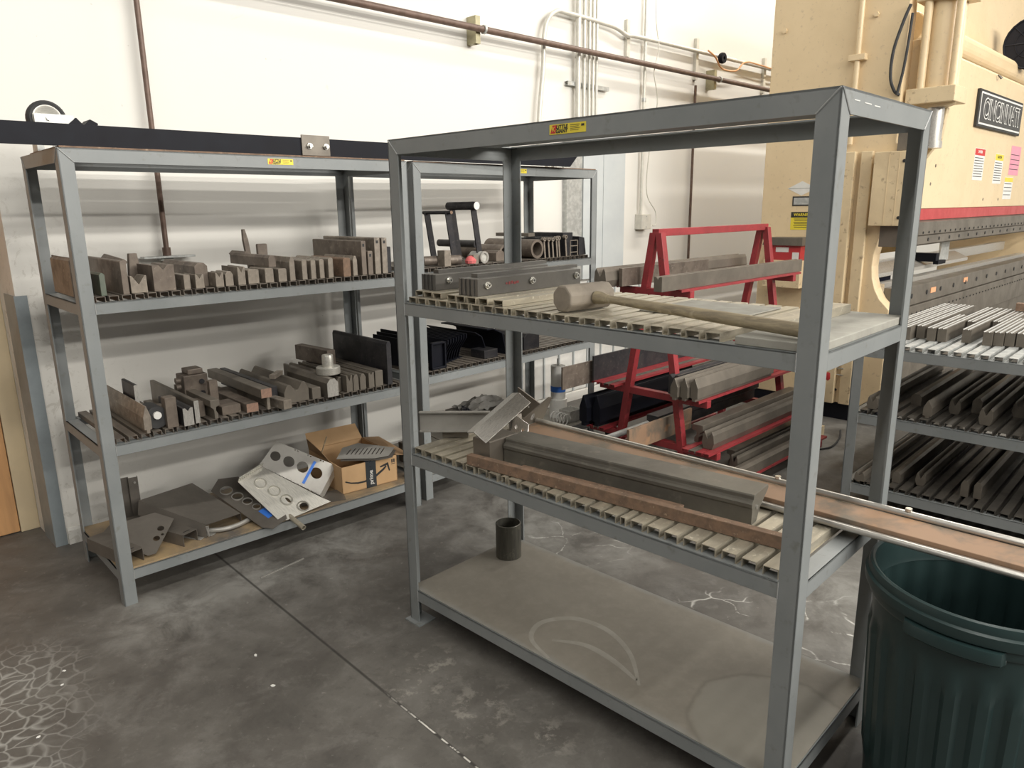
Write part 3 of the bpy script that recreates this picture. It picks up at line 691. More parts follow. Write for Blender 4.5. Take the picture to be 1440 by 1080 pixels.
bar('press_die', p_plate(.05, .08, .002), .30, DIE, FB, 1.20, .30, Z2 + .086, 'dark bar lying across the back of the right row, behind the hub', 'bar', rot=RZ(.1))
t = thing('hub_flange', 'round aluminium flange with an upright hub sitting on the dies', 'flange', FB @ T(1.075, .115, Z2 + .089))
obj('flange', MB().lathe([(0, 0), (.056, 0), (.059, .003), (.059, .034), (.056, .037), (0, .037)], 40), ALU, t, smooth=True)
obj('hub', MB().lathe([(0, .037), (.028, .037), (.028, .092), (.026, .096), (.018, .097), (.018, .07), (0, .07)], 32), ALU, t, smooth=True)
bar('big_plate', [(-.014, 0), (.014, 0), (.014, .21), (.008, .225), (-.008, .225), (-.014, .21)], .54, DARK, FB, 1.368, .01, Z2, 'big dark plate standing on edge at the right end of the middle shelf', 'plate')
bar('angle_stub', p_plate(.05, .03, .002), .12, DARK, FB, 1.32, .50, Z2 + .09, 'small dark stub sticking out behind the big dark plate', 'block', rot=RZ(.4))

# ------------------------------------------------------------------ bottom shelf of the left rack
ZB = zB[0] + .0095
def plate3(name, p00, p10, p01, outer, holes, tk, mat, label=None, cat=None, parent=None, F=FB):
    # plate whose own (1,0) and (0,1) directions are given by three points of the rack frame
    o, a, b = Vector(p00), Vector(p10), Vector(p01)
    ex = (a - o); L = ex.length; ex.normalize(); ez = ex.cross(b - o).normalized(); ey = ez.cross(ex)
    M = Matrix((ex, ey, ez)).transposed().to_4x4(); M.translation = o
    me = cut_plate(outer, holes, tk)
    if parent is None:
        return thing(name, label, cat, F @ M), me, L
    return None
# 1: big bracket with four round holes and blue tape
t, me, L = plate3('laser_cut_bracket', (.735, .255, .372), (.975, .11, .185), (.86, .31, .455), [(0, 0), (.337, 0), (.346, .189), (.019, .158)], [circ(.05, .082, .026), circ(.122, .088, .029), circ(.196, .095, .030), circ(.272, .10, .031)] + [[(x, y), (x + .008, y), (x + .008, y + .006), (x, y + .006)] for x in (.12, .135, .19, .205, .26, .275) for y in (.148 + .09 * x,)], .002, SHEET, 'large silver bracket with four round holes and a strip of blue tape', 'bracket')
obj('plate', me, SHEET, t)
obj('blue_tape', MB().box(.226, .240, .015, .155, .0012, .0019, T(.245, 0, 0) @ RZ(-.05) @ T(-.245, 0, 0)), BLUET, t)
obj('flange', quadplate([(.337, 0, 0), (.346, .189, 0), (.372, .18, -.025), (.362, .0, -.025)], .002), ALU, t)
m = MB()
for k in range(28): m.box(.06 + k * .010, .065 + k * .010, -.004, .006, .001, .005 + .003 * (k % 2))
obj('serrated_edge', m, SHEET, t)
# 2: tray with pressed louvres
t, me, L = plate3('louvred_tray', (.60, .20, .335), (.694, .0, .172), (.745, .24, .362), [(0, 0), (.277, 0), (.30, .03), (.359, .277), (.31, .255), (.004, .153)], [circ(.222, .115, .018, ry=.008), circ(.298, .150, .024)], .002, ALU, 'pale silver tray with oval louvres hanging over the shelf edge', 'tray')
obj('plate', me, ALU, t)
for x, y, r in ((.070, .078, .031), (.143, .099, .032), (.217, .109, .032), (.293, .146, .031)):
    obj('louvre', MB().lathe([(r, 0), (r * .96, .006), (r * .86, .009), (r * .8, .006), (r * .78, 0)], 28, T(x, y, .001)), ALU, t, smooth=True)
obj('perforated_flange', MB().box(-.002, .002, 0.0, .153, 0.001, .035), ALU, t)
m = MB()
for k in range(12):
    for j in range(2): m.box(-.003, -.002, .008 + k * .0128, .012 + k * .0125, .009 + j * .013, .013 + j * .013).box(.002, .003, .008 + k * .0128, .012 + k * .0125, .009 + j * .013, .013 + j * .013)
obj('perforations', m, INK, t)
# 3: darker tray further left
t, me, L = plate3('perforated_tray', (.515, .33, .275), (.62, -.05, .150), (.66, .37, .30), [(0, 0), (.37, 0), (.41, .03), (.40, .12), (.35, .15), (.0, .16), (-.05, .08)], [circ(.05, .05, .028), circ(.12, .06, .026), circ(.18, .07, .022), circ(.24, .075, .018)], .002, SHEETD, 'darker tray with round holes under the pale silver tray', 'tray')
obj('plate', me, SHEETD, t)
for x, y, r in ((.05, .05, .03), (.12, .06, .028), (.18, .07, .024), (.24, .075, .02)):
    obj('hole_lip', MB().lathe([(r, 0), (r, .006), (r * .9, .006), (r * .88, 0)], 24, T(x, y, .001)), SHEET, t, smooth=True)
obj('blue_tape', MB().box(.27, .34, .06, .12, .0015, .0022), BLUET, t)
m = MB()
for k in range(20): m.box(.16 + k * .0095, .165 + k * .0095, .148, .160, -.001, .003)
obj('serrated_edge', m, SHEET, t)
# 4: folded cover
t = thing('folded_cover', 'large dull grey folded sheet cover lying on the bottom shelf', 'cover', FB @ T(0, 0, ZB))
a, b, c, d = (.185, .31, .165), (.385, .07, .06), (.565, .12, .045), (.465, .43, .14)
obj('top_sheet', quadplate([a, b, c, d], .0025), SHEETD, t)
obj('side_flange', quadplate([a, b, (.38, .065, .0), (.175, .31, .10)], .0025), SHEETD, t)
m = MB()
for k in range(9): m.box(.39 - .001 * k, .396, .066, .070, .004 + .006 * k, .007 + .006 * k)
obj('serrated_edge', m, SHEET, t)
obj('right_flange', quadplate([c, (.565, .12, .0), (.575, .3, .03), (.52, .30, .085)], .0025), SHEETD, t)
single('bent_rod', MB().path(smooth_path([(.33, .20, .012), (.42, .10, .012), (.50, .07, .012), (.60, .10, .012), (.70, .16, .012)]), .011, 12), SHEET, FB @ T(0, 0, ZB + .002), 'thick bright bent rod curving out from under the folded cover', 'rod', smooth=True, bev=0)
# 5: bracket with two holes
t, me, L = plate3('two_hole_bracket', (.125, .045, .172), (.285, .075, .205), (.02, .21, .255), [(0, 0), (.03, -.01), (.19, .10), (.15, .18), (.02, .22), (-.06, .14)], [circ(.075, .055, .014), circ(.118, .09, .014), circ(.105, .058, .006, 12)], .003, SHEETD, 'grey angled bracket with two round holes at the front of the bottom shelf', 'bracket')
obj('plate', me, SHEETD, t)
t = thing('slotted_channel', 'short grey channel with a small slot lying beside the left corner post', 'channel', FB @ T(.075, .03, ZB) @ RZ(.25))
obj('body', MB().sheet([(-.04, 0), (-.04, .055), (.03, .055), (.03, 0)], .0025, 0, .30), SHEETD, t)
obj('slot', MB().box(-.02, .012, .03, .036, .0575, .0582), INK, t)
t = thing('slotted_channel', 'grey channel with a small slot poking from beneath the folded cover', 'channel', FB @ T(.31, .06, ZB) @ RZ(.35))
obj('body', MB().sheet([(-.035, 0), (-.035, .052), (.035, .052), (.035, 0)], .0025, 0, .22), SHEETD, t)
obj('slot', MB().box(-.016, .016, .02, .026, .0545, .0552), INK, t)
t = thing('corrugated_panel', 'upright grey folded panel standing at the back left of the bottom shelf', 'panel', FB @ T(.19, .45, ZB) @ RZ(-.15))
obj('body', MB().sheet([(-.07, .0), (-.03, .0), (-.03, .02), (.0, .02), (.0, .0), (.04, .0), (.04, .02)], .002, 0, .235, 'z'), SHEETD, t)
obj('screw', MB().tube((-.05, .0, .21), (-.05, -.006, .21), .005, 8).tube((.025, .0, .21), (.025, -.006, .21), .005, 8), BRIGHT, t)
t, me, L = plate3('warped_plate', (-.005, .36, .168), (.09, .29, .168), (.03, .50, .20), [(0, 0), (.04, -.012), (.06, .006), (.13, 0), (.20, .06), (.18, .20), (.03, .16)], [], .003, SHEETD, 'thin warped grey plate with a ragged edge at the left end of the bottom shelf', 'plate')
obj('plate', me, SHEETD, t)
single('flat_offcut', MB().box(-.05, .05, -.05, .05, 0, .004).box(.0, .03, -.07, -.05, 0, .004), SHEET, FB @ T(.37, .13, ZB) @ RZ(.5) , 'small flat grey offcut between the channels', 'offcut')
single('flat_sheet', MB().box(-.11, .11, -.07, .07, 0, .003), SHEETD, FB @ T(.99, .12, ZB + .002) @ RZ(-.35) @ RX(.03), 'flat dull sheet lying under the large silver bracket', 'sheet')
single('round_tube', MB().tube((0, 0, 0), (-.04, .34, .085), .012, 18, inner=.009), DECKST, FB @ T(.77, -.10, .140), 'thin round tube poking out below the pale tray', 'tube', smooth=True, bev=0)
# cardboard box with open flaps
t = thing('cardboard_box', 'open brown shipping box with a black tape band and a curved arrow', 'box', FB @ T(1.09, .085, ZB) @ RZ(-.08))
W_, D_, H_ = .325, .40, .145
obj('walls', MB().box(0, W_, 0, .004, 0, H_).box(0, W_, D_ - .004, D_, 0, H_).box(0, .004, 0, D_, 0, H_).box(W_ - .004, W_, 0, D_, 0, H_).box(0, W_, 0, D_, 0, .004), CARD, t)
obj('flap', quadplate([(0, D_, H_), (W_, D_, H_), (W_ - .01, D_ + .06, H_ + .075), (.01, D_ + .06, H_ + .075)], .003), CARD, t)
obj('flap', quadplate([(0, .14, H_), (0, D_, H_), (-.02, D_ - .03, H_ + .07), (-.03, .16, H_ + .05)], .003), CARDIN, t)
obj('flap', quadplate([(W_, D_, H_), (W_, 0, H_), (W_ + .10, .02, H_ - .03), (W_ + .10, D_ - .02, H_ - .01)], .003), CARDIN, t)
obj('tape_band', MB().box(.138, .198, -.0012, 0, 0, H_).box(.138, .198, -.0012, .02, H_, H_ + .001), TAPEB, t)
letters(t, 'prime', .034, .168, -.0016, .055, WHITEP, R=RX(PI / 2) @ RZ(PI / 2), offset=.0003)
arrow = [(.018, .062), (.05, .048), (.09, .038), (.13, .036), (.20, .052), (.245, .078), (.262, .094), (.258, .102), (.235, .086), (.195, .064), (.13, .046), (.09, .047), (.05, .055), (.02, .069)]
arrow += []
obj('printed_arrow', MB().prism(arrow, -.0009, 0).prism([(.222, .104), (.272, .116), (.282, .068), (.275, .066), (.264, .102), (.225, .096)], -.0009, 0), INK, t)
obj('handling_marks', MB().box(.292, .3, -.0009, 0, .108, .128).box(.304, .312, -.0009, 0, .108, .128).box(.29, .314, -.0009, 0, .100, .103), INK, t)
# grille plate lying in the box
t, me, L = plate3('slotted_grille', (1.12, .18, .325), (1.29, .06, .318), (1.20, .34, .345), [(0, 0), (.20, 0), (.27, .03), (.30, .13), (.10, .20), (.02, .14)], [[(.045 + k * .022, .05), (.052 + k * .022, .05), (.072 + k * .022, .13), (.065 + k * .022, .13)] for k in range(9)], .002, SHEET, 'thin grey slotted grille plate resting across the open cardboard box', 'grille')
obj('plate', me, SHEET, t)
t, me, L = plate3('slotted_grille', (1.13, .16, .316), (1.30, .045, .309), (1.21, .32, .335), [(0, 0), (.20, 0), (.27, .03), (.29, .12), (.10, .18), (.02, .12)], [], .002, SHEETD, 'plain grey plate just beneath the slotted grille on the box', 'plate')
obj('plate', me, SHEETD, t)
single('wood_stick', MB().tube((0, 0, 0), (.03, -.02, .10), .004, 6), HICK, FB @ T(1.15, .40, .29), 'thin wooden stick standing up in the cardboard box', 'stick', bev=0)
# scrap on the bottom shelf of the right wall rack
single('bent_strip', MB().sheet([(0, .22), (.05, .15), (.14, .09), (.30, .06), (.32, .10)], .004, 0, .05), DIEG, FC @ T(.02, .10, zC[0] + .004 - .04) , 'dark bent strip curling over the scrap beside the box', 'strip')
single('bent_strip', MB().sheet([(0, .20), (.08, .14), (.22, .05), (.34, .02)], .004, 0, .06), DIEG, FC @ T(.16, .30, zC[0] + .006), 'second dark bent strip lying behind the first', 'strip')
single('motor_housing', MB().box(0, .12, 0, .14, 0, .12).tube((.06, -.02, .06), (.06, 0, .06), .04, 16), DIEG, FC @ T(.06, .18, zC[0] + .005), 'grey cast housing on the bottom shelf of the right wall rack', 'housing', bev=.006)

# ------------------------------------------------------------------ right wall rack, upper shelf
YC3, YC2 = zC[2] + .0225, zC[1] + .0225
def u_handle(u, v, label, w, h, r, capmat, splay):
    t = thing('handle_frame', label, 'handle', FC @ T(u, v, YC3))
    for s in (0, 1):
        obj('upright', MB().prism([(-.019, 0), (.019, 0), (.019, h), (-.019, h)], -.004, .004, 'y', RY(-splay)), DARK, t, T(0, s * w, 0) @ RZ(PI * .5 * 0))
    x = -math.sin(splay) * h
    g = obj('grip', MB().tube((x, -.03, h * math.cos(splay)), (x, w + .03, h * math.cos(splay)), r, 20), DARK, t, smooth=True)
    obj('grip_end', MB().tube((x, -.0315, h * math.cos(splay)), (x, -.030, h * math.cos(splay)), r * .95, 20), capmat, g, smooth=True)
    return t
u_handle(.52, .06, 'larger black handle frame with a thick round grip and pale end', .18, .325, .023, WHITEP, .16)
u_handle(.36, .10, 'smaller dark handle frame with a thin rusty grip', .18, .29, .010, RUST, .16)
def ring_tube(name, u, v, z, r, ri, L, mat, label, F=FC, rz=0.0, cat='pipe'):
    return single(name, MB().tube((0, 0, 0), (0, L, 0), r, 28, inner=ri), mat, F @ T(u, v, z) @ RZ(rz), label, cat, smooth=True, bev=0)
ring_tube('steel_pipe', .985, .04, YC3 + .058, .058, .042, .42, DIE, 'large rusty brown pipe lying open end forward on the right wall rack')
ring_tube('steel_pipe', .80, .14, YC3 + .045, .045, .03, .36, DIE, 'shorter brown pipe behind the large pipe')
ring_tube('steel_pipe', .62, .20, YC3 + .10, .022, .012, .34, DARK, 'dark slim pipe lying high behind the black handle frame')
single('round_bar', MB().tube((0, 0, 0), (.22, .0, 0), .026, 20), DIE, FC @ T(.16, .14, YC3 + .028) @ RZ(-.35), 'rusty round bar lying behind the post of the right wall rack', 'bar', smooth=True, bev=0)
single('red_rag', MB().lathe([(0, 0), (.03, .004), (.034, .02), (.02, .04), (.006, .046), (0, .046)], 9), surf('red_cloth', (.55, .10, .10), (.65, .2, .2), .8), FC @ T(.43, .05, YC3), 'small red rag on the upper shelf of the right wall rack', 'rag', smooth=True, bev=0)
t = thing('glass_jar', 'clear and silver round jar lying on its side below the black handle', 'jar', FC @ T(.515, .03, YC3 + .034))
obj('body', MB().tube((0, 0, 0), (0, .09, 0), .033, 24), PLAST, t, smooth=True)
obj('rim', MB().tube((0, -.008, 0), (0, .0, 0), .034, 24, inner=.022), BRIGHT, t, smooth=True)
single('small_block', MB().box(-.02, .02, 0, .05, 0, .05), DIEL, FC @ T(.455, .03, YC3), 'small pale block beside the jar', 'block')
single('tall_block', MB().box(-.02, .025, 0, .06, 0, .085), DIEL, FC @ T(.24, .03, YC3), 'grey block at the left end beside the rusty round bar', 'block')
for k, (u, h, lab) in enumerate(((1.055, .115, 'first bolted rib bracket right of the large pipe'), (1.095, .113, 'second bolted rib bracket right of the large pipe'), (1.133, .111, 'third bolted rib bracket right of the large pipe'), (1.172, .116, 'fourth bolted rib bracket, closely paired with the fifth'), (1.195, .118, 'fifth bolted rib bracket, closely paired with the fourth'), (1.262, .122, 'bolted rib bracket nearest the rectangular frame'))):
    t = thing('rib_bracket', lab, 'bracket', FC @ T(u, .04, YC3) @ RY(-.10), 'rib brackets beside the large pipe')
    obj('rib', MB().box(-.004, .004, 0, .34, 0, h), DARK, t)
    obj('front_strip', MB().box(-.006, .006, -.004, 0, 0, h), DIEL, t)
    obj('eye', MB().tube((0, -.01, h), (0, .012, h), .013, 12, inner=.006), DIEL, t, smooth=True)
t = thing('tube_frame', 'small rectangular wire frame standing at the right of the rib brackets', 'frame', FC @ T(1.33, .03, YC3))
obj('frame', MB().box(-.04, -.035, 0, .005, 0, .10).box(.035, .04, 0, .005, 0, .10).box(-.04, .04, 0, .005, .095, .10).box(-.04, .04, 0, .005, .06, .065).box(-.04, .04, 0, .005, .02, .025), DIEL, t)
single('plate_stack', MB().box(-.05, .05, 0, .30, 0, .145), DARK, FC @ T(1.35, .10, YC3), 'dark plate block standing behind the wire frame', 'plate')
single('plate_stack', MB().prism([(-.035, 0), (.04, 0), (.02, .11), (-.035, .12)], 0, .28), DARK, FC @ T(1.44, .05, YC3), 'dark wedge-shaped plate at the right end of the upper shelf', 'plate')
bar('flat_bar', p_plate(.06, .022, .002), .30, DIEG, FC, 1.13, .22, YC3 + .125, 'flat grey bar lying on the rib brackets', 'bar')
bar('scrap_block', p_cap(.07, .06), .12, DIE, FC, .70, .08, YC3, 'brown round-topped block right of the black handle frame', 'block')
bar('bench_clamp', p_v(.08, .09, .5, .02), .08, DIEL, FC, .22, .30, YC3, 'cluster of pale clamp bodies behind the rusty round bar', 'clamp')
# middle shelf: black brackets
for k in range(8):
    lab = 'black bracket plate in the fanned row of eight beside the black square frame'
    t = thing('black_bracket', lab, 'bracket', FC @ T(.235 + k * .031, .05 + .012 * k, YC2) @ RY(.06), 'fanned row of eight black brackets')
    obj('plate', MB().prism([(.07, 0), (.36, 0), (.42, .03), (.42, .15), (.0, .15), (.0, .125), (.05, .06)], -.003, .003, 'x'), BLACK, t, bev=.001)
    obj('foot', MB().box(-.014, .014, .05, .40, 0, .005), BLACK, t)
t = thing('black_frame_bracket', 'black square frame bracket at the front of the fanned bracket row', 'bracket', FC @ T(.155, .03, YC2))
obj('frame', MB().box(-.05, -.04, 0, .03, 0, .15).box(.045, .055, 0, .03, 0, .15).box(-.05, .055, 0, .03, .14, .15).box(-.05, .055, 0, .03, 0, .012), BLACK, t, bev=.002)
obj('web', MB().box(-.04, .045, .02, .024, .012, .14), BLACK, t)
single('black_angle', MB().sheet([(.10, .0), (.10, .03), (.075, .13), (.0, .165), (-.05, .165)][::-1], .007, 0, .42), BLACK, FC @ T(.60, .05, YC2), 'large black folded angle right of the fanned brackets', 'angle')
single('black_angle', MB().sheet([(.075, .0), (.075, .03), (.05, .09), (.0, .12)][::-1], .006, 0, .45), BLACK, FC @ T(.50, .10, YC2 + .03) , 'smaller black folded angle nested behind the large one', 'angle')
single('foot_plate', MB().box(0, .11, 0, .12, 0, .05), DARK, FC @ T(.51, .035, YC2), 'dark flat block in front of the folded angles', 'block', bev=.003)
single('dark_block', MB().prism([(0, 0), (.14, 0), (.14, .10), (.02, .10), (0, .08)], 0, .30), DARK, FC @ T(.87, .05, YC2), 'dark die block behind the front rack\'s rear post', 'die')
single('black_bar', MB().prism(p_cap(.05, .09), 0, .35), BLACK, FC @ T(1.05, .12, YC2), 'black bar right of the dark die block', 'bar')
# black brackets of the left rack's right end, seen between the posts
for k in range(3):
    single('black_step_plate', MB().box(-.004, .004, 0, .30, 0, .16 + .012 * k), BLACK, FC @ T(.055 + k * .028, .20, YC2), ('leftmost', 'middle', 'rightmost')[k] + ' of three black stepped plates seen beside the big dark plate', 'plate')

# white roll standing on the bottom shelf of the right wall rack
t = thing('paper_roll', 'upright white roll with a band of blue tape by the wall', 'roll', FC @ T(1.42, .24, zC[0] + .005))
obj('roll', MB().lathe([(0, 0), (.062, 0), (.062, .13), (.052, .132), (.052, .37), (.016, .37), (.016, .2), (0, .2)], 28), WHITEP, t, smooth=True)
obj('blue_tape', MB().lathe([(.0535, .185), (.0535, .225), (.0525, .225), (.0525, .185), (.0535, .185)], 28), BLUET, t, smooth=True)
obj('core_rod', MB().tube((0, 0, .2), (0, 0, .42), .009, 10), GALV, t, smooth=True)
t = thing('plastic_bin', 'small clear plastic bin of white wire in front of the paper roll', 'bin', FC @ T(1.40, .06, zC[0] + .005))
obj('bin', MB().box(-.06, .06, 0, .003, 0, .08).box(-.06, .06, .1, .103, 0, .08).box(-.06, -.057, 0, .1, 0, .08).box(.057, .06, 0, .1, 0, .08).box(-.06, .06, 0, .1, 0, .003), PLAST, t)
single('wire_coil', MB().path([(math.cos(a * .5) * .035, a * .0022, math.sin(a * .5) * .04) for a in range(60)], .004, 6), WHITEP, FC @ T(1.26, .02, zC[0] + .052), 'loose coil of white wire beside the clear bin', 'coil', smooth=True, bev=0)
single('dark_fin', MB().prism([(0, 0), (.14, 0), (.03, .16), (.0, .17), (-.015, .14)], 0, .02), DARK, FC @ T(1.66, -.02, 0), 'dark curved fin-shaped plate standing by the white roll', 'plate')
# crumpled mesh and plastic on the bottom shelf, left part
random.seed(3)
m = MB(); N_ = 14; vs = []
for i in range(N_ + 1):
    for j in range(N_ + 1):
        x, y = i / N_ * .36, j / N_ * .2
        vs.append((x, y, .055 * math.sin(PI * i / N_) * math.sin(PI * j / N_) + random.uniform(0, .03)))
m.add(vs, [(i * (N_ + 1) + j, (i + 1) * (N_ + 1) + j, (i + 1) * (N_ + 1) + j + 1, i * (N_ + 1) + j + 1) for i in range(N_) for j in range(N_)])
single('crumpled_film', m, surf('grey_film', (.22, .21, .19), (.3, .29, .27), .4), FC @ T(.60, .25, zC[0] + .006 + .18), 'crumpled grey plastic film lying on the bottom shelf', 'film', bev=0, smooth=True)
single('film_box', MB().box(0, .42, 0, .25, 0, .18), SHEETD, FC @ T(.57, .23, zC[0] + .005), 'dull metal box under the crumpled film', 'box')
m = MB()
for k in range(12): m.box(.01 * k, .01 * k + .004, 0, .004, 0, .09 - .006 * k)
for k in range(9): m.box(0, .12 - .012 * k, 0, .004, .01 * k, .01 * k + .004)
single('wire_mesh', m, BLACK, FC @ T(.50, .22, zC[0] + .19), 'triangular scrap of black wire mesh beside the plastic film', 'mesh', bev=0)
bpy.data.objects['wire_mesh'].matrix_world = FC @ T(.49, .225, zC[0] + .1855)

# ================================================================== front rack, upper shelf
YA3, YA2 = zA[2] + .0225, zA[1] + .0265
GC = 'loose channels on the front rack'
chan = MB().sheet([(-.019, 0), (-.019, .017), (.019, .017), (.019, 0)], .002, 0, .57)
CH = [(.075, .05, 'loose hat channel under the rear bolted plate stack, nearest the left post'), (.130, .045, 'loose hat channel under the front end of the rear bolted stack'), (.185, .04, 'loose hat channel between the two bolted plate stacks'), (.265, .035, 'loose hat channel under the left edge of the front bolted stack'), (.315, .03, 'loose hat channel under the right edge of the front bolted stack'), (.372, .028, 'loose hat channel just right of the front bolted stack'), (.425, .03, 'loose hat channel second from the right end of the loose row'), (.495, .03, 'rightmost loose hat channel, nearest the mallet')]
for u, v, lab in CH:
    single('hat_channel', chan, DECKST, FA @ T(u, v, YA3 - .0002), lab, 'channel', None, 0)
YS = YA3 + .0194
def plate_stack(u, v, n, L, bolts, label, backs):
    t = thing('bolted_plate_stack', label, 'plate stack', FA @ T(u, v, YS))
    x = 0
    for k in range(n):
        w = .0105 if k < n - 1 else .016
        obj('plate', MB().box(x, x + w - .0008, 0 + (.004 * (k % 2)), L, 0, .056), STACKM, t, bev=.0008); x += w
    obj('rear_plate', MB().box(x * .1, x * .45, .05, L + .04, .056, .068), STACKM, t)
    for y in bolts:
        b = obj('bolt', MB().tube((x, y, .034), (x + .006, y, .034), .0125, 20).tube((x + .006, y, .034), (x + .014, y, .034), .009, 6), CHROME, t)
        obj('socket', MB().tube((x + .014, y, .034), (x + .0145, y, .034), .004, 6), INK, b)
    return t, x
plate_stack(.055, .08, 7, .60, (.06, .33), 'rear stack of grey steel plates bolted together on the front rack', 0)
t, x = plate_stack(.288, .05, 8, .54, (.045, .265, .51), 'front stack of grey steel plates bolted together, with red chalk marks', 0)
m = MB()
for k in range(5): m.box(x + .0002, x + .0006, .135 + k * .013, .143 + k * .014, .030 - .002 * (k % 2), .036 + .002 * (k % 3))
obj('chalk_mark', m, surf('red_chalk', (.25, .05, .05), (.2, .05, .05), .8), t)
t = thing('mallet', 'big octagonal rawhide mallet with a long worn wooden handle on the front rack', 'mallet', FA @ T(.745, .045, YA3 + .040))
hp = [(.042 * math.cos(PI / 8 + k * PI / 4), .042 * math.sin(PI / 8 + k * PI / 4)) for k in range(8)]
obj('head', MB().prism(hp, 0, .185), RAWH, t, M=RZ(-.12), bev=.006)
obj('handle', MB().lathe([(0, 0), (.011, 0), (.0125, .10), (.0145, .25), (.0165, .45), (.0175, .66), (.016, .70), (0, .705)], 18, T(.065, .095, .0) @ RZ(-.13) @ RY(PI / 2 + .030)), HICK, t, smooth=True)
obj('handle_eye', MB().lathe([(0, 0), (.020, .002), (.019, .02), (.013, .05), (0, .05)], 18, T(.053, .097, .0) @ RZ(-.13) @ RY(PI / 2 + .03)), HICK, t, smooth=True)
t = thing('angle_channel', 'flat pale channel lying over the solid deck by the right post of the front rack', 'channel', FA @ T(1.325, .13, YA3 - .0006))
obj('body', MB().sheet([(0, .0), (.0, .022), (.055, .022), (.055, .0)], .002, 0, .44), DECKST, t)
single('flat_cover_sheet', MB().box(0, .30, 0, .30, 0, .004), DUSTM, FA @ T(.90, .22, YA3 - .0002), 'dusty flat plate lying on the channels behind the mallet handle', 'plate')

# front rack, middle shelf
t = thing('steel_channel', 'short steel channel standing on edge at the left of the front rack\'s middle shelf', 'channel', FA @ T(-.0, .088, YA2 + .031) @ RZ(.74))
obj('body', MB().sheet([(-.022, .003), (.0, .003), (.0, .082), (-.022, .082)], .004, 0, .27, 'x', RZ(0)), SHEET, t)
single('spacer_block', MB().box(0, .10, 0, .04, 0, .030), DIEG, FA @ T(.05, .155, YA2) @ RZ(.74), 'dark spacer block under the short steel channel', 'block')
t = thing('v_die_block', 'dark steel block under the bright angle on the middle shelf', 'block', FA @ T(.375, .055, YA2))
obj('body', MB().prism(p_plate(.085, .088, .003), 0, .14).box(-.01, .012, -.002, .01, -.0, .02), DIEG, t, bev=.002)
t = thing('bright_angle', 'bright brushed angle iron leaning diagonally on the dark steel block', 'angle', FA @ T(.365, .03, YA2 + .118) @ RZ(.06) @ RX(.36))
obj('body', MB().sheet([(.045, -.036), (0, 0), (-.035, -.008)], .005, 0, .26), BRIGHT, t, bev=.001)
t = thing('galvanised_bracket', 'pale bracket with round holes under the upper end of the bright angle', 'bracket', FA @ T(.30, .27, YA2) @ RZ(-.15))
me = cut_plate([(0, 0), (.10, 0), (.10, .10), (0, .12)], [circ(.03, .03, .008), circ(.07, .035, .008), circ(.03, .075, .008), circ(.07, .07, .008)], .003)
obj('plate', me, BRIGHT, t, RX(PI / 2) @ RX(-.15)); obj('side', MB().box(-.003, 0, 0, .06, 0, .11), BRIGHT, t)
t = thing('leaning_plate', 'dark steel plate leaning upright behind the bright angle', 'plate', FA @ T(.225, .40, YA2) @ RZ(PI / 2) @ RX(.35))
obj('plate', MB().prism([(0, 0), (.13, 0), (.15, .13), (.13, .135), (.0, .06)], 0, .005), DIEG, t, bev=.001)
obj('label_patch', MB().lathe([(0, -.0006), (.010, -.0006), (.010, 0), (0, 0)], 14, T(.06, 0, .06) @ RX(PI / 2) @ Matrix.Scale(1.6, 4, (0, 1, 0))), WHITEP, t)
t = thing('leaning_plate', 'grey drilled plate standing behind the rear post of the front rack', 'plate', FA @ T(.055, .575, YA2) @ RZ(.12))
obj('plate', MB().prism([(0, 0), (.115, 0), (.115, .070), (.0, .125)], 0, .006), DIEG, t)
obj('bolt', MB().tube((.06, 0, .05), (.06, -.006, .05), .005, 8), CHROME, t)
# big brake die lying on its side
P0, P1 = Vector((.423, .118, 0)), Vector((1.30, .205, 0)); dd = P1 - P0; an = math.atan2(dd.y, dd.x)
prof = [(.0, .0), (.036, .0), (.060, .035), (.115, .070), (.121, .078), (.116, .086), (.110, .086), (.012, .086), (.008, .083), (.008, .072), (.000, .068), (-.004, .062), (-.004, .052), (.0, .048)]
t = thing('brake_die', 'long heavy grey press brake die lying on its side across the middle shelf', 'die', FA @ T(P0.x, P0.y, YA2) @ RZ(an))
obj('body', MB().prism(prof, 0, dd.length, 'x'), surf('olive_grey_steel', (.17, .16, .135), (.125, .116, .10), .42, .35, 6, c=(.22, .2, .17), cs=20), t, bev=.0012)
obj('end_screw', MB().tube((dd.length, .03, .045), (dd.length + .003, .03, .045), .007, 12), CHROME, t)
def long_bar(name, a, b, w, h, mat, label, z=YA2):
    a, b = Vector(a), Vector(b); d = b - a
    return single(name, MB().box(0, d.length, 0, w, 0, h), mat, FA @ T(a.x, a.y, z) @ RZ(math.atan2(d.y, d.x)), label, 'bar', None, .0015)
long_bar('rusty_bar', (.345, .012), (1.47, .122), .026, .036, RUST, 'long rusty square bar nearest the front edge of the middle shelf')
long_bar('rusty_bar', (.545, .070), (1.12, .133), .022, .026, RUST, 'thinner rusty bar lying between the front rusty bar and the grey brake die')
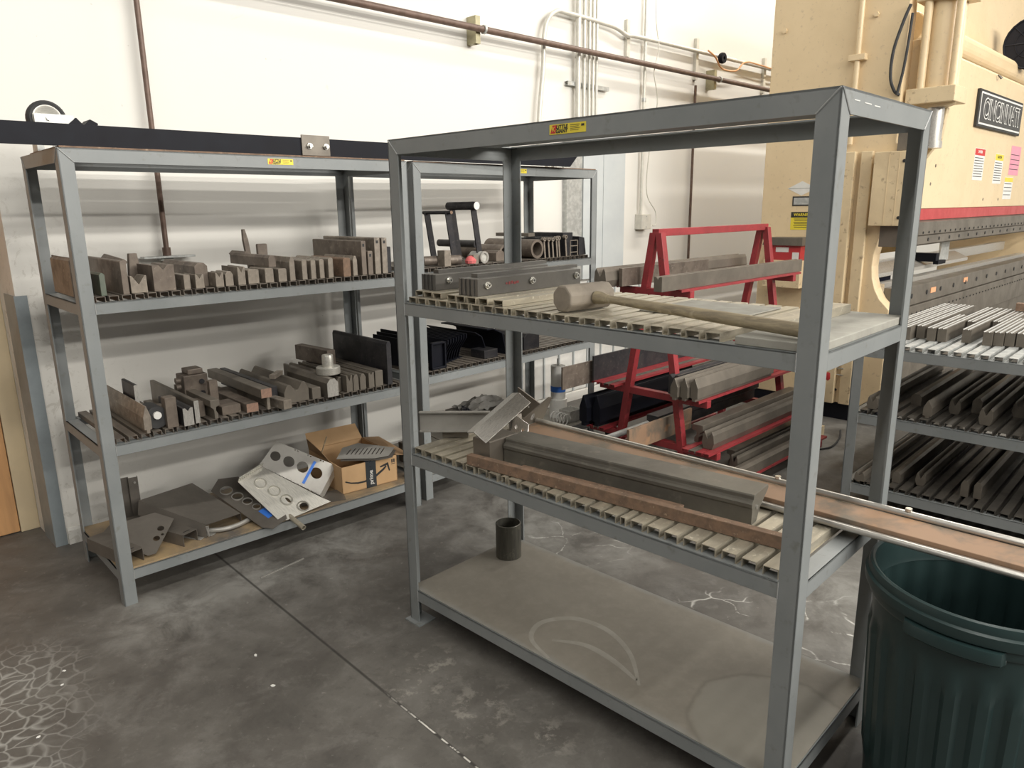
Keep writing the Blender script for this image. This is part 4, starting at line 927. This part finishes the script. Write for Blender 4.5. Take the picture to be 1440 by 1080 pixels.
# trough: rust stained plank with bright pipe rails, running out over the bin
t = thing('conveyor_trough', 'long rust-stained plank trough with bright pipe rails, reaching over the green bin', 'trough', FA @ T(.245, .335, YA2))
Lr = 3.1
obj('plank', MB().box(0, Lr, .022, .138, .0, .030), RUSTY, t, bev=.002)
obj('rail', MB().tube((0, .149, .036), (Lr, .149, .036), .0105, 16), RAIL, t, smooth=True)
obj('rail', MB().tube((.1, .004, .012), (Lr, .004, .012), .0085, 16).box(.1, Lr, .010, .018, .0, .018), RAIL, t, smooth=True)
obj('rail_bolt', MB().tube((1.0, .149, .046), (1.0, .149, .054), .009, 10).tube((1.37, .149, .046), (1.37, .149, .054), .009, 10), CHROME, t, smooth=True)
obj('end_cap', MB().prism([(.0, .0), (.0, .16), (-.02, .155), (-.085, .06)], 0.022, .026, 'z'), ALU, t)
# pipe stub on the bottom shelf
t = tag(obj('pipe_stub', MB().lathe([(.0, 0), (.054, 0), (.054, .150), (.050, .152), (.0495, .150), (.0495, .006), (0, .006)], 40), surf('stained_steel_tube', (.12, .115, .095), (.075, .072, .062), .35, .5, 8, stretch=(6, 6, .6), c=(.2, .19, .15), cs=18), None, FA @ T(.105, .455, zA[0] + .0045), smooth=True), 'short dark open steel tube standing on the bottom shelf of the front rack', 'tube')
SWIRLM = surf('wiped_dust', (0.30, 0.285, 0.25), (0.26, 0.245, 0.21), .75, 0, 14)
# swirl wiped through the dust
SW = [ribbon([(.72, .015), (.60, .06), (.56, .16), (.63, .26), (.76, .28), (.90, .22), (1.02, .10)], .012), ribbon([(.66, .10), (.76, .155), (.88, .15), (1.0, .115)], .012)]
for k, s in enumerate(SW):
    me = s.mesh('dust_swirl'); me.materials.append(SWIRLM); o = bpy.data.objects.new('dust_swirl', me); COL.objects.link(o); o.parent = ra; o.location = (0, 0, zA[0] + .0044)

# ================================================================== dark green bin
t = thing('trash_bin', 'large dark green ribbed plastic bin standing under the end of the trough', 'trash bin', FA @ T(1.822, .455, 0))
NB = 144; R_ = .275; HB = .675
rows = []
zs = [0, .02, .05, .09, .12, .15, .3, .45, .49, .52, .535, .56, .575, .59]
vs = []; fs = []
def rib(z, a):
    if z < .08 or z > .53: return 0
    f = min(1, (z - .08) / .05, (.53 - z) / .05); f = math.sin(max(0, f) * PI / 2)
    c = math.cos(a * 24); return .008 * f * (1 if c > .15 else (-0.3 if c < -.15 else c * 4))
for z in zs:
    r0 = .232 + (R_ - .018 - .232) * z / .6
    for k in range(NB):
        a = 2 * PI * k / NB; r = r0 + rib(z, a); vs.append((r * math.cos(a), r * math.sin(a), z))
for i in range(len(zs) - 1):
    for k in range(NB): fs.append((i * NB + k, i * NB + (k + 1) % NB, (i + 1) * NB + (k + 1) % NB, (i + 1) * NB + k))
# inner wall
k0 = len(vs); zi = [.59, .5, .45, .3, .12, .03]
for z in zi:
    r0 = .226 + (R_ - .022 - .226) * z / .6
    for k in range(NB):
        a = 2 * PI * k / NB; r = r0 + rib(z, a) * .9; vs.append((r * math.cos(a), r * math.sin(a), z))
for i in range(len(zi) - 1):
    for k in range(NB): fs.append((k0 + i * NB + k, k0 + i * NB + (k + 1) % NB, k0 + (i + 1) * NB + (k + 1) % NB, k0 + (i + 1) * NB + k))
fs.append(tuple(range(NB - 1, -1, -1))); fs.append(tuple(range(k0 + (len(zi) - 1) * NB, k0 + len(zi) * NB)))
m = MB(); m.add(vs, fs)
obj('body', m, BIN, t, smooth=True)
ri = R_ - .022
obj('rim', MB().lathe([(R_ - .019, .588), (R_ - .010, .592), (R_ - .006, .60), (R_ - .006, .618), (R_ + .004, .622), (R_ + .006, .632), (R_ + .006, .648), (R_ - .001, .652), (R_ - .001, .662), (R_ - .004, .672), (R_ - .010, .675), (R_ - .016, .672), (ri + .002, .64), (ri, .60), (ri - .003, .588), (R_ - .019, .588)], 96), BIN, t, smooth=True)
for a0 in (-1.62, 1.52):
    m = MB(); n_ = 16; prof = [(R_ - .008, .618), (R_ + .013, .616), (R_ + .016, .606), (R_ + .015, .588), (R_ + .009, .582), (R_ - .010, .594)]; vs = []
    for k in range(n_ + 1):
        a = a0 - .42 + .84 * k / n_; f = min(1, k / 1.2, (n_ - k) / 1.2) * .95 + .05
        for (rr, zz) in prof:
            q = (R_ - .012) + (rr - R_ + .012) * (f if rr > R_ else 1); vs.append((q * math.cos(a), q * math.sin(a), zz))
    P_ = len(prof)
    fs = [(k * P_ + i, k * P_ + (i + 1) % P_, (k + 1) * P_ + (i + 1) % P_, (k + 1) * P_ + i) for k in range(n_) for i in range(P_)] + [tuple(range(P_)), tuple(range(n_ * P_ + P_ - 1, n_ * P_ - 1, -1))]
    m.add(vs, fs); obj('handle', m, BIN, t, smooth=True)

# ================================================================== low die rack behind the front rack
zD = (.141, .528, .882)
rd = rack('steel_rack', 'low grey steel rack loaded with long dies in front of the beige machine', FD, 2.0, 1.42, .90, zD, top=False, bh=.05)
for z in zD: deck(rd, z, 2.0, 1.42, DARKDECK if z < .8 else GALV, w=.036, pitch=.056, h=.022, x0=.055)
YD = [z + .0228 for z in zD]
random.seed(11)
order = ['leftmost', 'second from the left', 'third from the left', 'fourth from the left', 'fifth from the left', 'sixth from the left', 'seventh from the left', 'eighth from the left', 'ninth from the left', 'tenth from the left', 'eleventh from the left', 'twelfth from the left', 'thirteenth from the left', 'fourteenth from the left', 'fifteenth from the left', 'sixteenth from the left']
DTOP = surf('bright_die_face', (.66, .66, .64), (.55, .55, .53), .3, .4, 20)
TOPD = [(.085, .22, 1.15), (.130, .26, 1.10), (.175, .22, 1.15), (.222, .30, 1.05), (.283, .26, .62), (.330, .265, 1.05), (.380, .62, .70), (.430, .31, 1.0), (.482, .70, .6), (.525, .29, 1.0), (.568, .31, .62), (.611, .33, .5), (.657, .34, 1.0), (.712, .36, 1.0), (.77, .4, .95), (.83, .36, 1.0)]
for k, (u, v, L) in enumerate(TOPD):
    t = thing('v_die', order[k] + ' of the bright-topped dies on the low rack\'s top shelf', 'die', FD @ T(u, v, YD[2]))
    obj('body', MB().prism(p_wave(.040, .068), 0, L), DIEG, t)
    obj('ground_top', MB().add(*(lambda a: (a, [(0, 1, 3, 2), (2, 3, 5, 4), (4, 5, 7, 6), (6, 7, 9, 8)]))([(x, y, z + .0006) for x, z in [(-.020, .068), (-.010, .0606), (0, .068), (.010, .0606), (.020, .068)] for y in (0, L)])), DTOP, t)
MID = [(.10, .05, 1.2, p_fork(.055, .070)), (.245, .28, 1.08, p_cap(.05, .06)), (.36, .05, 1.31, p_punch(.04, .09)), (.44, .22, 1.14, p_fork(.055, .08)), (.52, .3, 1.06, p_cap(.045, .08)), (.60, .10, 1.26, p_fork(.06, .085)), (.69, .35, 1.01, p_fork(.06, .08)), (.80, .16, 1.20, p_fork(.055, .085)), (.90, .3, 1.06, p_cap(.05, .09)), (1.0, .12, 1.24, p_fork(.055, .08))]
for k, (u, v, L, pf) in enumerate(MID):
    bar('press_die', pf, L, DIEG, FD, u, v, YD[1], order[k] + ' of the dark dies on the low rack\'s middle shelf', 'die')
LOW = [(.09, .0, 1.36, p_twin(.05, .05)), (.24, .10, 1.26, p_cap(.04, .06)), (.345, .14, 1.22, p_fork(.05, .07)), (.55, .12, 1.24, p_cap(.035, .085)), (.605, .13, 1.23, p_cap(.035, .085)), (.80, .3, 1.06, p_cap(.06, .08)), (.95, .3, 1.06, p_fork(.06, .08))]
for k, (u, v, L, pf) in enumerate(LOW):
    bar('press_die', pf, L, DIEG, FD, u, v, YD[0], order[k] + ' of the dark dies on the low rack\'s bottom shelf', 'die')
single('wood_block', MB().box(0, .10, 0, .05, 0, .045), RUST, FD @ T(.47, 1.2, YD[2] + .0705), 'small reddish wood block on the far end of the bright-topped dies', 'block')

# ================================================================== red A-frame tool rack
LR = 1.22
t = thing('a_frame_rack', 'red A-frame tool rack loaded with long dies behind the front rack', 'rack', FR)
obj('ridge_beam', MB().box(-.02, LR + .02, -.022, .022, 1.435, 1.475), REDP, t, bev=.002)
tiers = [(.285, .445), (.565, .37), (1.150, .235)]
for ux in (.0, LR):
    for s in (-1, 1):
        top_, bot = (s * .018, 1.455), (s * .255, 0)
        m = MB().prism([(top_[0] - .02, top_[1]), (top_[0] + .02, top_[1]), (bot[0] + .02, 0), (bot[0] - .02, 0)], ux - .022, ux + .022, 'x')
        obj('leg', m, REDP, t, bev=.002)
    for z, r in tiers + [(.075, .50)]:
        obj('arm', MB().box(ux - .02, ux + .02, -r, r, z - .04, z), REDP, t, bev=.002)
for z, r in tiers + [(.075, .50)]:
    inner = .10 if z > 1 else .22 if z > .5 else .26
    for s in (-1, 1):
        n = 1 if z > 1 else 4
        for k in range(n):
            y = s * (r - .022 - k * .044)
            if abs(y) < inner * .62: continue
            obj('rail', MB().sheet([(y - .016, z + .0006), (y - .016, z + .012), (y + .016, z + .012), (y + .016, z + .0006)], .0025, -.10, LR + .10, 'x'), REDP if k == 0 else surf('worn_red_rail_%d' % k, (.34, .05, .05), (.26, .20, .17), .45, .1, 5, .40, .56, stretch=(1, 6, 6)) if z > 5 else REDP if k % 2 else DECKBR, t)
def rbar(name, prof, u0, L, y, z, mat, label, cat='die'):
    # die running along the red rack; profile is (across, up)
    return single(name, MB().prism(prof, 0, L, 'x'), mat, FR @ T(u0, y, z), label, cat)
Z = [z + .0152 for z, r in tiers]
rbar('fork_die', p_fork(.085, .105), -.26, 1.56, .19, Z[2], DIEG, 'long grey two-horned die on the far side of the red rack\'s top tier')
rbar('side_plate', [(-.012, 0), (.012, 0), (.012, .10), (-.012, .10)], -.16, .9, .125, Z[2] - .045 + .045, DIE, 'brown flat plate beside the two-horned die on the red rack\'s top tier', 'plate')
rbar('v_groove_die', p_v(.05, .078, .4, .016), -.26, 1.62, -.190, Z[2], DIEG, 'long grey V-grooved die on the near side of the red rack\'s top tier')
rbar('fork_die', p_punch(.046, .125), -.12, .86, -.345, Z[1], DIEG, 'outermost pointed die in the group of three on the red rack\'s second tier', 'die')
rbar('fork_die', p_punch(.046, .125), -.14, .86, -.296, Z[1], DIEG, 'middle pointed die in the group of three on the red rack\'s second tier', 'die')
rbar('fork_die', p_punch(.046, .12), -.16, .86, -.247, Z[1], DIEG, 'innermost pointed die in the group of three on the red rack\'s second tier', 'die')
rbar('dark_die', p_v(.06, .11, .5, .02), -.06, 1.2, -.175, Z[1], DARK, 'dark block die behind the three pointed dies on the second tier', 'die')
rbar('side_plate', [(-.006, 0), (.006, 0), (.006, .135), (-.006, .135)], -.34, .50, .395, Z[1] - .02, DIE, 'brown sheet plate sticking out left of the red rack\'s second tier', 'plate')
rbar('side_plate', [(-.006, 0), (.006, 0), (.006, .15), (-.006, .15)], -.10, 1.1, .360, Z[1], DARK, 'tall dark plate just behind the brown sheet plate on the second tier', 'plate')
rbar('dark_die', p_punch(.06, .19), -.14, 1.2, .40, Z[0], BLACK, 'big black pointed die outermost on the far side of the third tier', 'die')
rbar('dark_die', p_punch(.06, .19), -.10, 1.2, .33, Z[0], BLACK, 'second big black pointed die on the far side of the third tier', 'die')
rbar('fork_die', p_fork(.075, .10), -.02, 1.25, -.385, Z[0], DIEG, 'outermost horned die on the near side of the third tier', 'die')
rbar('fork_die', p_goose(.07, .10), .05, 1.2, -.275, Z[0], DIEG, 'inner horned die on the near side of the third tier', 'die')
rbar('weathered_plate', [(-.008, 0), (.008, 0), (.008, .125), (-.008, .125)], -.36, .62, -.10, Z[0] - .0, RUSTY, 'weathered brown board standing on the third tier in front of the red legs', 'board')
rbar('goose_die', p_goose(.08, .12), -.02, 1.2, -.02, Z[0] + .0, DARK, 'dark gooseneck die between the legs on the third tier', 'die')
single('round_tube', MB().tube((-.55, 0, 0), (.6, 0, 0), .018, 18, inner=.015), GALV, FR @ T(0, .10, Z[0] + .019), 'bright round tube lying on the red rack beside the legs', 'tube', smooth=True, bev=0)
zb4 = .075 + .0152
for k, (y, w, h, pf, lab) in enumerate(((-.46, .06, .07, p_cap, 'outermost grey die on the near side of the red rack\'s lowest tier'), (-.385, .055, .10, p_fork, 'second grey die on the near side of the red rack\'s lowest tier'), (-.31, .05, .09, p_goose, 'innermost grey die on the near side of the red rack\'s lowest tier'))):
    rbar('press_die', pf(w, h), .18 + .1 * k, 1.05, y, zb4, DIEG, lab)
rbar('brown_bar', p_plate(.05, .03, .002), -.42, .7, .40, zb4, RUST, 'rusty flat bar on the far side of the red rack\'s lowest tier', 'bar')

# ================================================================== press brake
MX, MY = 4.80, -1.13
t = thing('press_brake', 'huge beige press brake filling the right side of the room', 'machine', FW @ T(MX, 0, 0))
pb = t
arc = [(-2.16, 1.56), (-2.045, 1.42), (-2.015, 1.33), (-2.0, 1.24), (-1.996, 1.16), (-2.005, 1.08), (-2.03, 1.0), (-2.07, .93), (-2.14, .86)]
side = [(-1.13, .13), (-1.13, 3.35), (-2.07, 3.35), (-2.07, 2.0), (-2.16, 1.9)] + arc + [(-2.14, .13)]
hs = obj('side_frame', MB().prism(side, 0, .13, 'x'), BEIGE, pb, bev=.006)
obj('side_frame', MB().prism(side, 4.6, 4.73, 'x'), BEIGE, pb)
obj('base_plinth', MB().box(.01, .12, -2.13, -1.14, 0, .13), BLACK, pb)
obj('side_rib', MB().box(-.06, 0, -1.83, -1.745, .13, 1.95).box(-.035, 0, -1.94, -1.86, .13, 1.95), BEIGED, pb, bev=.006)
obj('side_cover', MB().box(-.10, .0, -2.22, -1.975, 1.445, 1.935), BEIGED, pb, bev=.004)
obj('cover_seam', MB().box(-.102, -.0995, -2.075, -2.071, 1.45, 1.93).box(-.102, -.0995, -2.14, -2.136, 1.45, 1.93), BEIGED, pb)
obj('cover_screw', MB().tube((-.10, -2.17, 1.87), (-.106, -2.17, 1.87), .011, 12).tube((-.10, -2.17, 1.50), (-.106, -2.17, 1.50), .011, 12), INK, pb)
obj('guide_block', MB().box(-.02, .0, -2.20, -2.03, 1.30, 1.445), DIEG, pb, bev=.003); obj('guide_block', MB().box(-.03, -.002, -2.17, -2.09, 1.94, 2.15), DIEG, pb, bev=.003)
pp = obj('side_pipe', MB().tube((-.03, -1.775, 2.0), (-.03, -1.775, 3.34), .018, 14), BEIGE, pb, smooth=True)
obj('pipe_clamp', MB().box(-.055, 0, -1.83, -1.72, 2.55, 2.59), BEIGE, pp, bev=.003)
for y, z in ((-1.225, 2.83), (-1.865, 2.83), (-1.225, 3.2)):
    obj('head_bolt', MB().tube((0, y, z), (-.018, y, z), .017, 6), BEIGE, pb)
obj('danger_diamond', MB().prism([(-1.33, 1.713), (-1.44, 1.765), (-1.55, 1.713), (-1.44, 1.66)], -.0015, 0, 'x'), WHITEP, pb)
obj('diamond_line', MB().box(-.002, -.0015, -1.54, -1.34, 1.711, 1.7135), GREEN, pb)
RS = Matrix.Rotation(PI / 2, 4, 'X')
RSIDE = Matrix(((0, 0, -1, 0), (-1, 0, 0, 0), (0, 1, 0, 0), (0, 0, 0, 1)))   # letters facing -x, reading toward -y
pl = obj('rating_plate', MB().box(-.003, 0, -1.55, -1.375, 1.585, 1.655), INK, pb)
obj('plate_face', MB().box(-.0036, -.003, -1.54, -1.385, 1.595, 1.645), GALV, pl)
w = obj('warning_sign', MB().box(-.0015, 0, -1.56, -1.372, 1.41, 1.541), YELS, pb)
obj('warning_header', MB().box(-.0022, -.0015, -1.56, -1.372, 1.50, 1.541), INK, w)
letters(w, 'WARNING', .030, -.0026, -1.466, 1.520, YELS, R=RSIDE, offset=.0006)
m = MB()
for k in range(6): m.box(-.0021, -.0015, -1.54, -1.395 - .006 * (k % 2), 1.487 - k * .012, 1.491 - k * .012)
obj('warning_lines', m, INK, w)
# pedal / guard box on the side
b = obj('tool_box', MB().box(-.17, 0, -1.55, -1.26, .985, 1.19), BEIGED, pb, bev=.004)
obj('box_hood', MB().prism([(-1.56, 1.30), (-1.25, 1.30), (-1.27, 1.355), (-1.56, 1.36)], -.19, 0, 'x'), DIEG, b)
obj('red_panel', MB().box(-.165, 0, -1.54, -1.27, 1.19, 1.30), REDM, b)
obj('panel_label', MB().box(-.167, -.165, -1.45, -1.35, 1.25, 1.285).box(-.167, -.165, -1.53, -1.48, 1.20, 1.25), WHITEP, b)
# ram, nose and bed (parallel to the wall)
yr = -2.15
obj('ram', MB().prism([(yr, 1.555), (yr, 2.62), (yr + .05, 2.66), (yr + .12, 2.66), (yr + .12, 1.555)], .15, 4.55, 'x'), BEIGE, pb, bev=.004)
obj('red_stripe', MB().box(.13, 4.55, yr - .002, yr + .10, 1.475, 1.553), REDM, pb)
obj('red_edge', MB().box(.125, .145, yr - .006, yr + .04, 1.05, 1.475), REDM, pb)
nz = obj('ram_nose', MB().prism([(yr + .01, 1.475), (yr - .025, 1.46), (yr - .025, 1.37), (yr - .01, 1.36), (yr - .01, 1.30), (yr + .03, 1.285), (yr + .06, 1.30), (yr + .08, 1.475)], .15, 4.55, 'x'), DIEG, pb, bev=.002)
def many(name, mesh_mb, mat, parent, spots):
    o = obj(name, mesh_mb, mat, parent, T(*spots[0]))
    for p in spots[1:]:
        c = o.copy(); COL.objects.link(c); c.parent = parent; c.matrix_basis = T(*p)
many('nose_screw', MB().tube((0, 0, 0), (0, -.004, 0), .009, 10), INK, nz, [(.30 + k * .13, yr - .0255, 1.385) for k in range(34)])
many('nose_bolt', MB().tube((0, 0, 0), (0, -.004, 0), .013, 10), INK, nz, [(.35 + k * .26, yr - .0105, 1.33) for k in range(17)])
bd = obj('bed', MB().box(.13, 4.6, yr - .02, yr + .10, .86, 1.0).box(.13, 4.6, yr - .035, yr + .10, .62, .855).box(.13, 4.6, yr + .0, yr + .08, .10, .62), DIEG, pb, bev=.004)
obj('bed_rail', MB().box(.13, 4.6, yr + .10, yr + .18, .96, 1.03), BRIGHT, pb)
many('bed_hole', MB().tube((0, 0, 0), (0, -.004, 0), .018, 12), INK, bd, [(.35 + k * .34, yr - .021, .93) for k in range(12)])
many('bed_screw', MB().tube((0, 0, 0), (0, -.004, 0), .007, 8), INK, bd, [(.25 + k * .10, yr - .036, .80) for k in range(40)])
obj('number_tag', MB().box(.78, .90, yr - .024, yr - .0205, .915, .955), NUMR, bd); obj('number_tag', MB().box(1.65, 1.76, yr - .024, yr - .0205, .93, .968), NUMR, bd)
obj('back_gauge', MB().box(.12, 4.4, yr + .30, yr + .36, 1.07, 1.16).prism([(yr + .18, 1.06), (yr + .30, 1.12), (yr + .30, 1.15), (yr + .18, 1.09)], .12, 2.5, 'x'), BRIGHT, pb, bev=.003)
obj('gauge_finger', MB().box(1.25, 1.33, yr + .10, yr + .32, 1.12, 1.19).box(1.25, 1.45, yr + .08, yr + .12, 1.10, 1.13), BLACK, pb, bev=.003)
obj('gauge_plate', MB().prism([(1.7, 1.10), (1.95, 1.10), (1.95, 1.30), (1.72, 1.30), (1.72, 1.22)], yr + .20, yr + .215, 'y'), GALV, pb)
obj('yellow_beam', MB().box(.14, 1.9, yr + .62, yr + .70, 1.16, 1.22).box(.5, 2.2, yr + .50, yr + .55, 1.02, 1.055), YEL, pb, bev=.003)
obj('rear_cover', MB().box(.14, 1.6, yr + .55, yr + .75, .90, 1.02).box(.9, 1.6, yr + .7, yr + .75, 1.22, 1.30), NAVY, pb)
# hydraulic cylinder ahead of the side frame
cx, cy = .165, -2.235
c = obj('cylinder_barrel', MB().tube((cx, cy, 2.33), (cx, cy, 2.87), .095, 40), BEIGE, pb, smooth=True)
for dx, dy, r in ((-.105, .07, .026), (-.085, -.115, .026), (.105, -.06, .040), (.135, .06, .025)):
    obj('tie_rod', MB().tube((cx + dx, cy + dy, 2.33), (cx + dx, cy + dy, 2.87), r, 18), BEIGE, pb, smooth=True)
obj('cylinder_head', MB().box(cx - .14, cx + .17, cy - .16, cy + .14, 2.865, 3.05).box(cx - .10, cx + .12, cy - .11, cy + .10, 3.05, 3.4), BEIGE, pb, bev=.008)
obj('cylinder_foot', MB().box(cx - .13, cx + .13, cy - .15, cy + .15, 2.235, 2.335), BEIGED, pb, bev=.006)
obj('foot_lip', MB().prism([(cx - .08, cy - .15), (cx + .20, cy + .03), (cx + .13, cy + .08), (cx - .08, cy + .08)], 2.215, 2.235, 'z'), BEIGED, pb)
obj('piston_rod', MB().tube((cx, cy, 2.0), (cx, cy, 2.235), .062, 28).tube((cx, cy, 1.955), (cx, cy, 2.0), .07, 28), BRIGHT, pb, smooth=True)
obj('rod_bracket', MB().prism([(cy - .06, 2.22), (cy + .10, 2.22), (cy + .10, 1.86), (cy + .04, 1.90), (cy - .04, 2.02)], cx + .07, cx + .12, 'x'), BEIGED, pb, bev=.006)
obj('hose', MB().path(smooth_path([(-.02, -2.08, 2.85), (-.035, -2.05, 2.75), (-.045, -2.01, 2.58), (-.04, -2.005, 2.42), (-.02, -2.03, 2.33), (0, -2.06, 2.30)]), .010, 10), RUBBER, pb, smooth=True)
obj('hose', MB().path(smooth_path([(.0, -2.09, 2.80), (-.01, -2.085, 2.62), (-.02, -2.075, 2.45), (-.02, -2.05, 2.30)]), .009, 10), RUBBER, pb, smooth=True)
# cowling above the ram and motor cage
obj('cowling', MB().prism([(yr + .30, 2.66), (yr + .40, 3.85), (yr + .9, 3.85), (yr + .9, 2.66)], .45, 4.5, 'x').tube((.4, yr + .2, 2.80), (4.5, yr + .2, 2.80), .10, 28), BEIGE, pb, bev=.01)
cg = obj('fan_cage', MB().path([(3.02, yr + .02 + .22 * math.cos(a * PI / 12), 3.02 + .22 * math.sin(a * PI / 12)) for a in range(25)], .010, 8), BLACK, pb)
m = MB()
for a in range(8): m.tube((3.02, yr + .02, 3.02), (3.02, yr + .02 + .22 * math.cos(a * PI / 4), 3.02 + .22 * math.sin(a * PI / 4)), .006, 6)
m.path([(3.02, yr + .02 + .13 * math.cos(a * PI / 12), 3.02 + .13 * math.sin(a * PI / 12)) for a in range(25)], .006, 6)
m.tube((3.02, yr + .02, 3.02), (3.16, yr + .02, 3.02), .22, 24)
obj('cage_bars', m, BLACK, cg)
# name plate
np_ = obj('name_plate', MB().box(1.43, 2.83, yr - .025, yr - .001, 2.185, 2.47), INK, pb, bev=.004)
obj('plate_border', MB().box(1.46, 2.80, yr - .028, yr - .025, 2.205, 2.45), WHITEP, np_)
obj('plate_field', MB().box(1.475, 2.785, yr - .031, yr - .028, 2.22, 2.435), surf('charcoal_field', (.05, .05, .05), (.06, .06, .06), .5), np_)
letters(np_, 'CINCINNATI', .215, 2.13, yr - .0325, 2.322, WHITEP, .003, .008, sx=0.95)
letters(np_, 'CINCINNATI', .215, 2.13, yr - .0345, 2.322, INK, .002, -.001, sx=0.95, name='letter_inline')
def label_sheet(name, x0, x1, z0, z1, head, body, txt=None, lines=8):
    s = obj(name, MB().box(x0, x1, yr - .0015, yr, z0, z1), body, pb)
    hh = z0 + (z1 - z0) * .78
    if head is not None: obj('label_header', MB().box(x0 + .004, x1 - .004, yr - .0022, yr - .0015, hh, z1 - .004), head, s)
    if txt: letters(s, txt, (z1 - hh) * .55, (x0 + x1) / 2, yr - .0026, (hh + z1) / 2, WHITEP if head is REDS else INK, offset=.0008)
    m = MB()
    for k in range(lines):
        z = z0 + (hh - z0) * (.9 - k * .85 / lines); m.box(x0 + .015, x1 - .02 - .02 * (k % 3 == 0), yr - .002, yr - .0015, z - .004, z + .002)
    obj('small_print', m, INK, s); return s
label_sheet('danger_sign', 1.58, 1.88, 1.775, 2.03, REDS, WHITEP, 'DANGER')
label_sheet('caution_sign', 2.22, 2.50, 1.755, 2.01, YELS, WHITEP, 'CAUTION')
label_sheet('pink_notice', 2.74, 3.10, 1.84, 2.10, None, PINK, None, 4)
label_sheet('yellow_notice', 2.64, 2.95, 1.62, 1.82, YELS, WHITEP, None, 4)
for u, z in ((1.95, 2.60), (2.95, 2.56)):
    obj('lifting_hook', MB().path([(u - .03, yr - .01, z + .02), (u - .01, yr - .03, z - .01), (u + .02, yr - .03, z), (u + .03, yr - .01, z + .02)], .006, 6), DIEG, pb)
for u, z in ((.62, 1.86), (.55, 1.73), (2.0, 1.62), (2.5, 1.62)):
    obj('drilled_hole', MB().tube((u, yr, z), (u, yr - .002, z), .012, 10), DIE, pb)
# clutter beyond the machine's lower side
t = thing('grease_fitting', 'red grease gun hanging on the beige machine\'s lower side', 'grease gun', FW @ T(MX - .03, -1.78, .30))
obj('barrel', MB().lathe([(0, 0), (.03, 0), (.036, .02), (.034, .06), (.02, .08), (.016, .28), (.022, .30), (.02, .33), (0, .34)], 16), REDM, t, smooth=True)
obj('nozzle', MB().path([(0, 0, 0), (-.0, -.02, -.04), (0, -.06, -.07)], .008, 8), BLACK, t)
obj('wire_shelf', MB().box(-.01, .0, -.10, -.03, .05, .055).box(-.01, 0, -.10, -.03, .10, .105).box(-.01, 0, -.10, -.03, .16, .165), GALV, t)
t = thing('cable_box', 'small pale box with black cables on the floor behind the low rack', 'cable box', FW @ T(4.2, -1.95, 0))
obj('box', MB().box(0, .14, 0, .10, 0, .07), CREAM, t, bev=.003)
obj('cable', MB().path(smooth_path([(0, .05, .04), (-.15, .1, .01), (-.3, -.02, .008), (-.15, -.15, .008), (.1, -.12, .008), (.3, -.05, .008)]), .006, 8), RUBBER, t, smooth=True)
# things on the floor
single('metal_strip', MB().box(0, .232, -.004, .004, 0, .003), BRIGHT, T(-1.136, 2.987, .0005) @ RZ(math.atan2(.182, .143)), 'thin bright metal strip lying on the floor before the left rack', 'strip', bev=0)
random.seed(5)
frag = [(0.02, .005), (.01, .003)]
for k, (x, y, s, lab) in enumerate(((-1.62, 2.32, .011, 'pale chip on the floor left, farther of the pair near the left rack\'s foot'), (-1.58, 2.24, .010, 'pale chip on the floor left, nearer of the pair'), (-.96, 2.40, .013, 'pale double chip on the floor in the middle foreground'), (-.84, 2.22, .014, 'larger pale crumb on the floor at the centre foreground'), (-1.5, 1.98, .011, 'pale chip on the floor beside the white cracking'))):
    s *= .6
    m = MB().prism([(-s, -s * .4), (s * .3, -s * .6), (s, .1 * s), (.2 * s, .7 * s), (-.7 * s, .5 * s)], 0, s * .35, 'z')
    single('paint_chip', m, WHITEP, T(x, y, .0004) @ RZ(k), lab, 'paint chip', 'paint chips on the floor', 0)
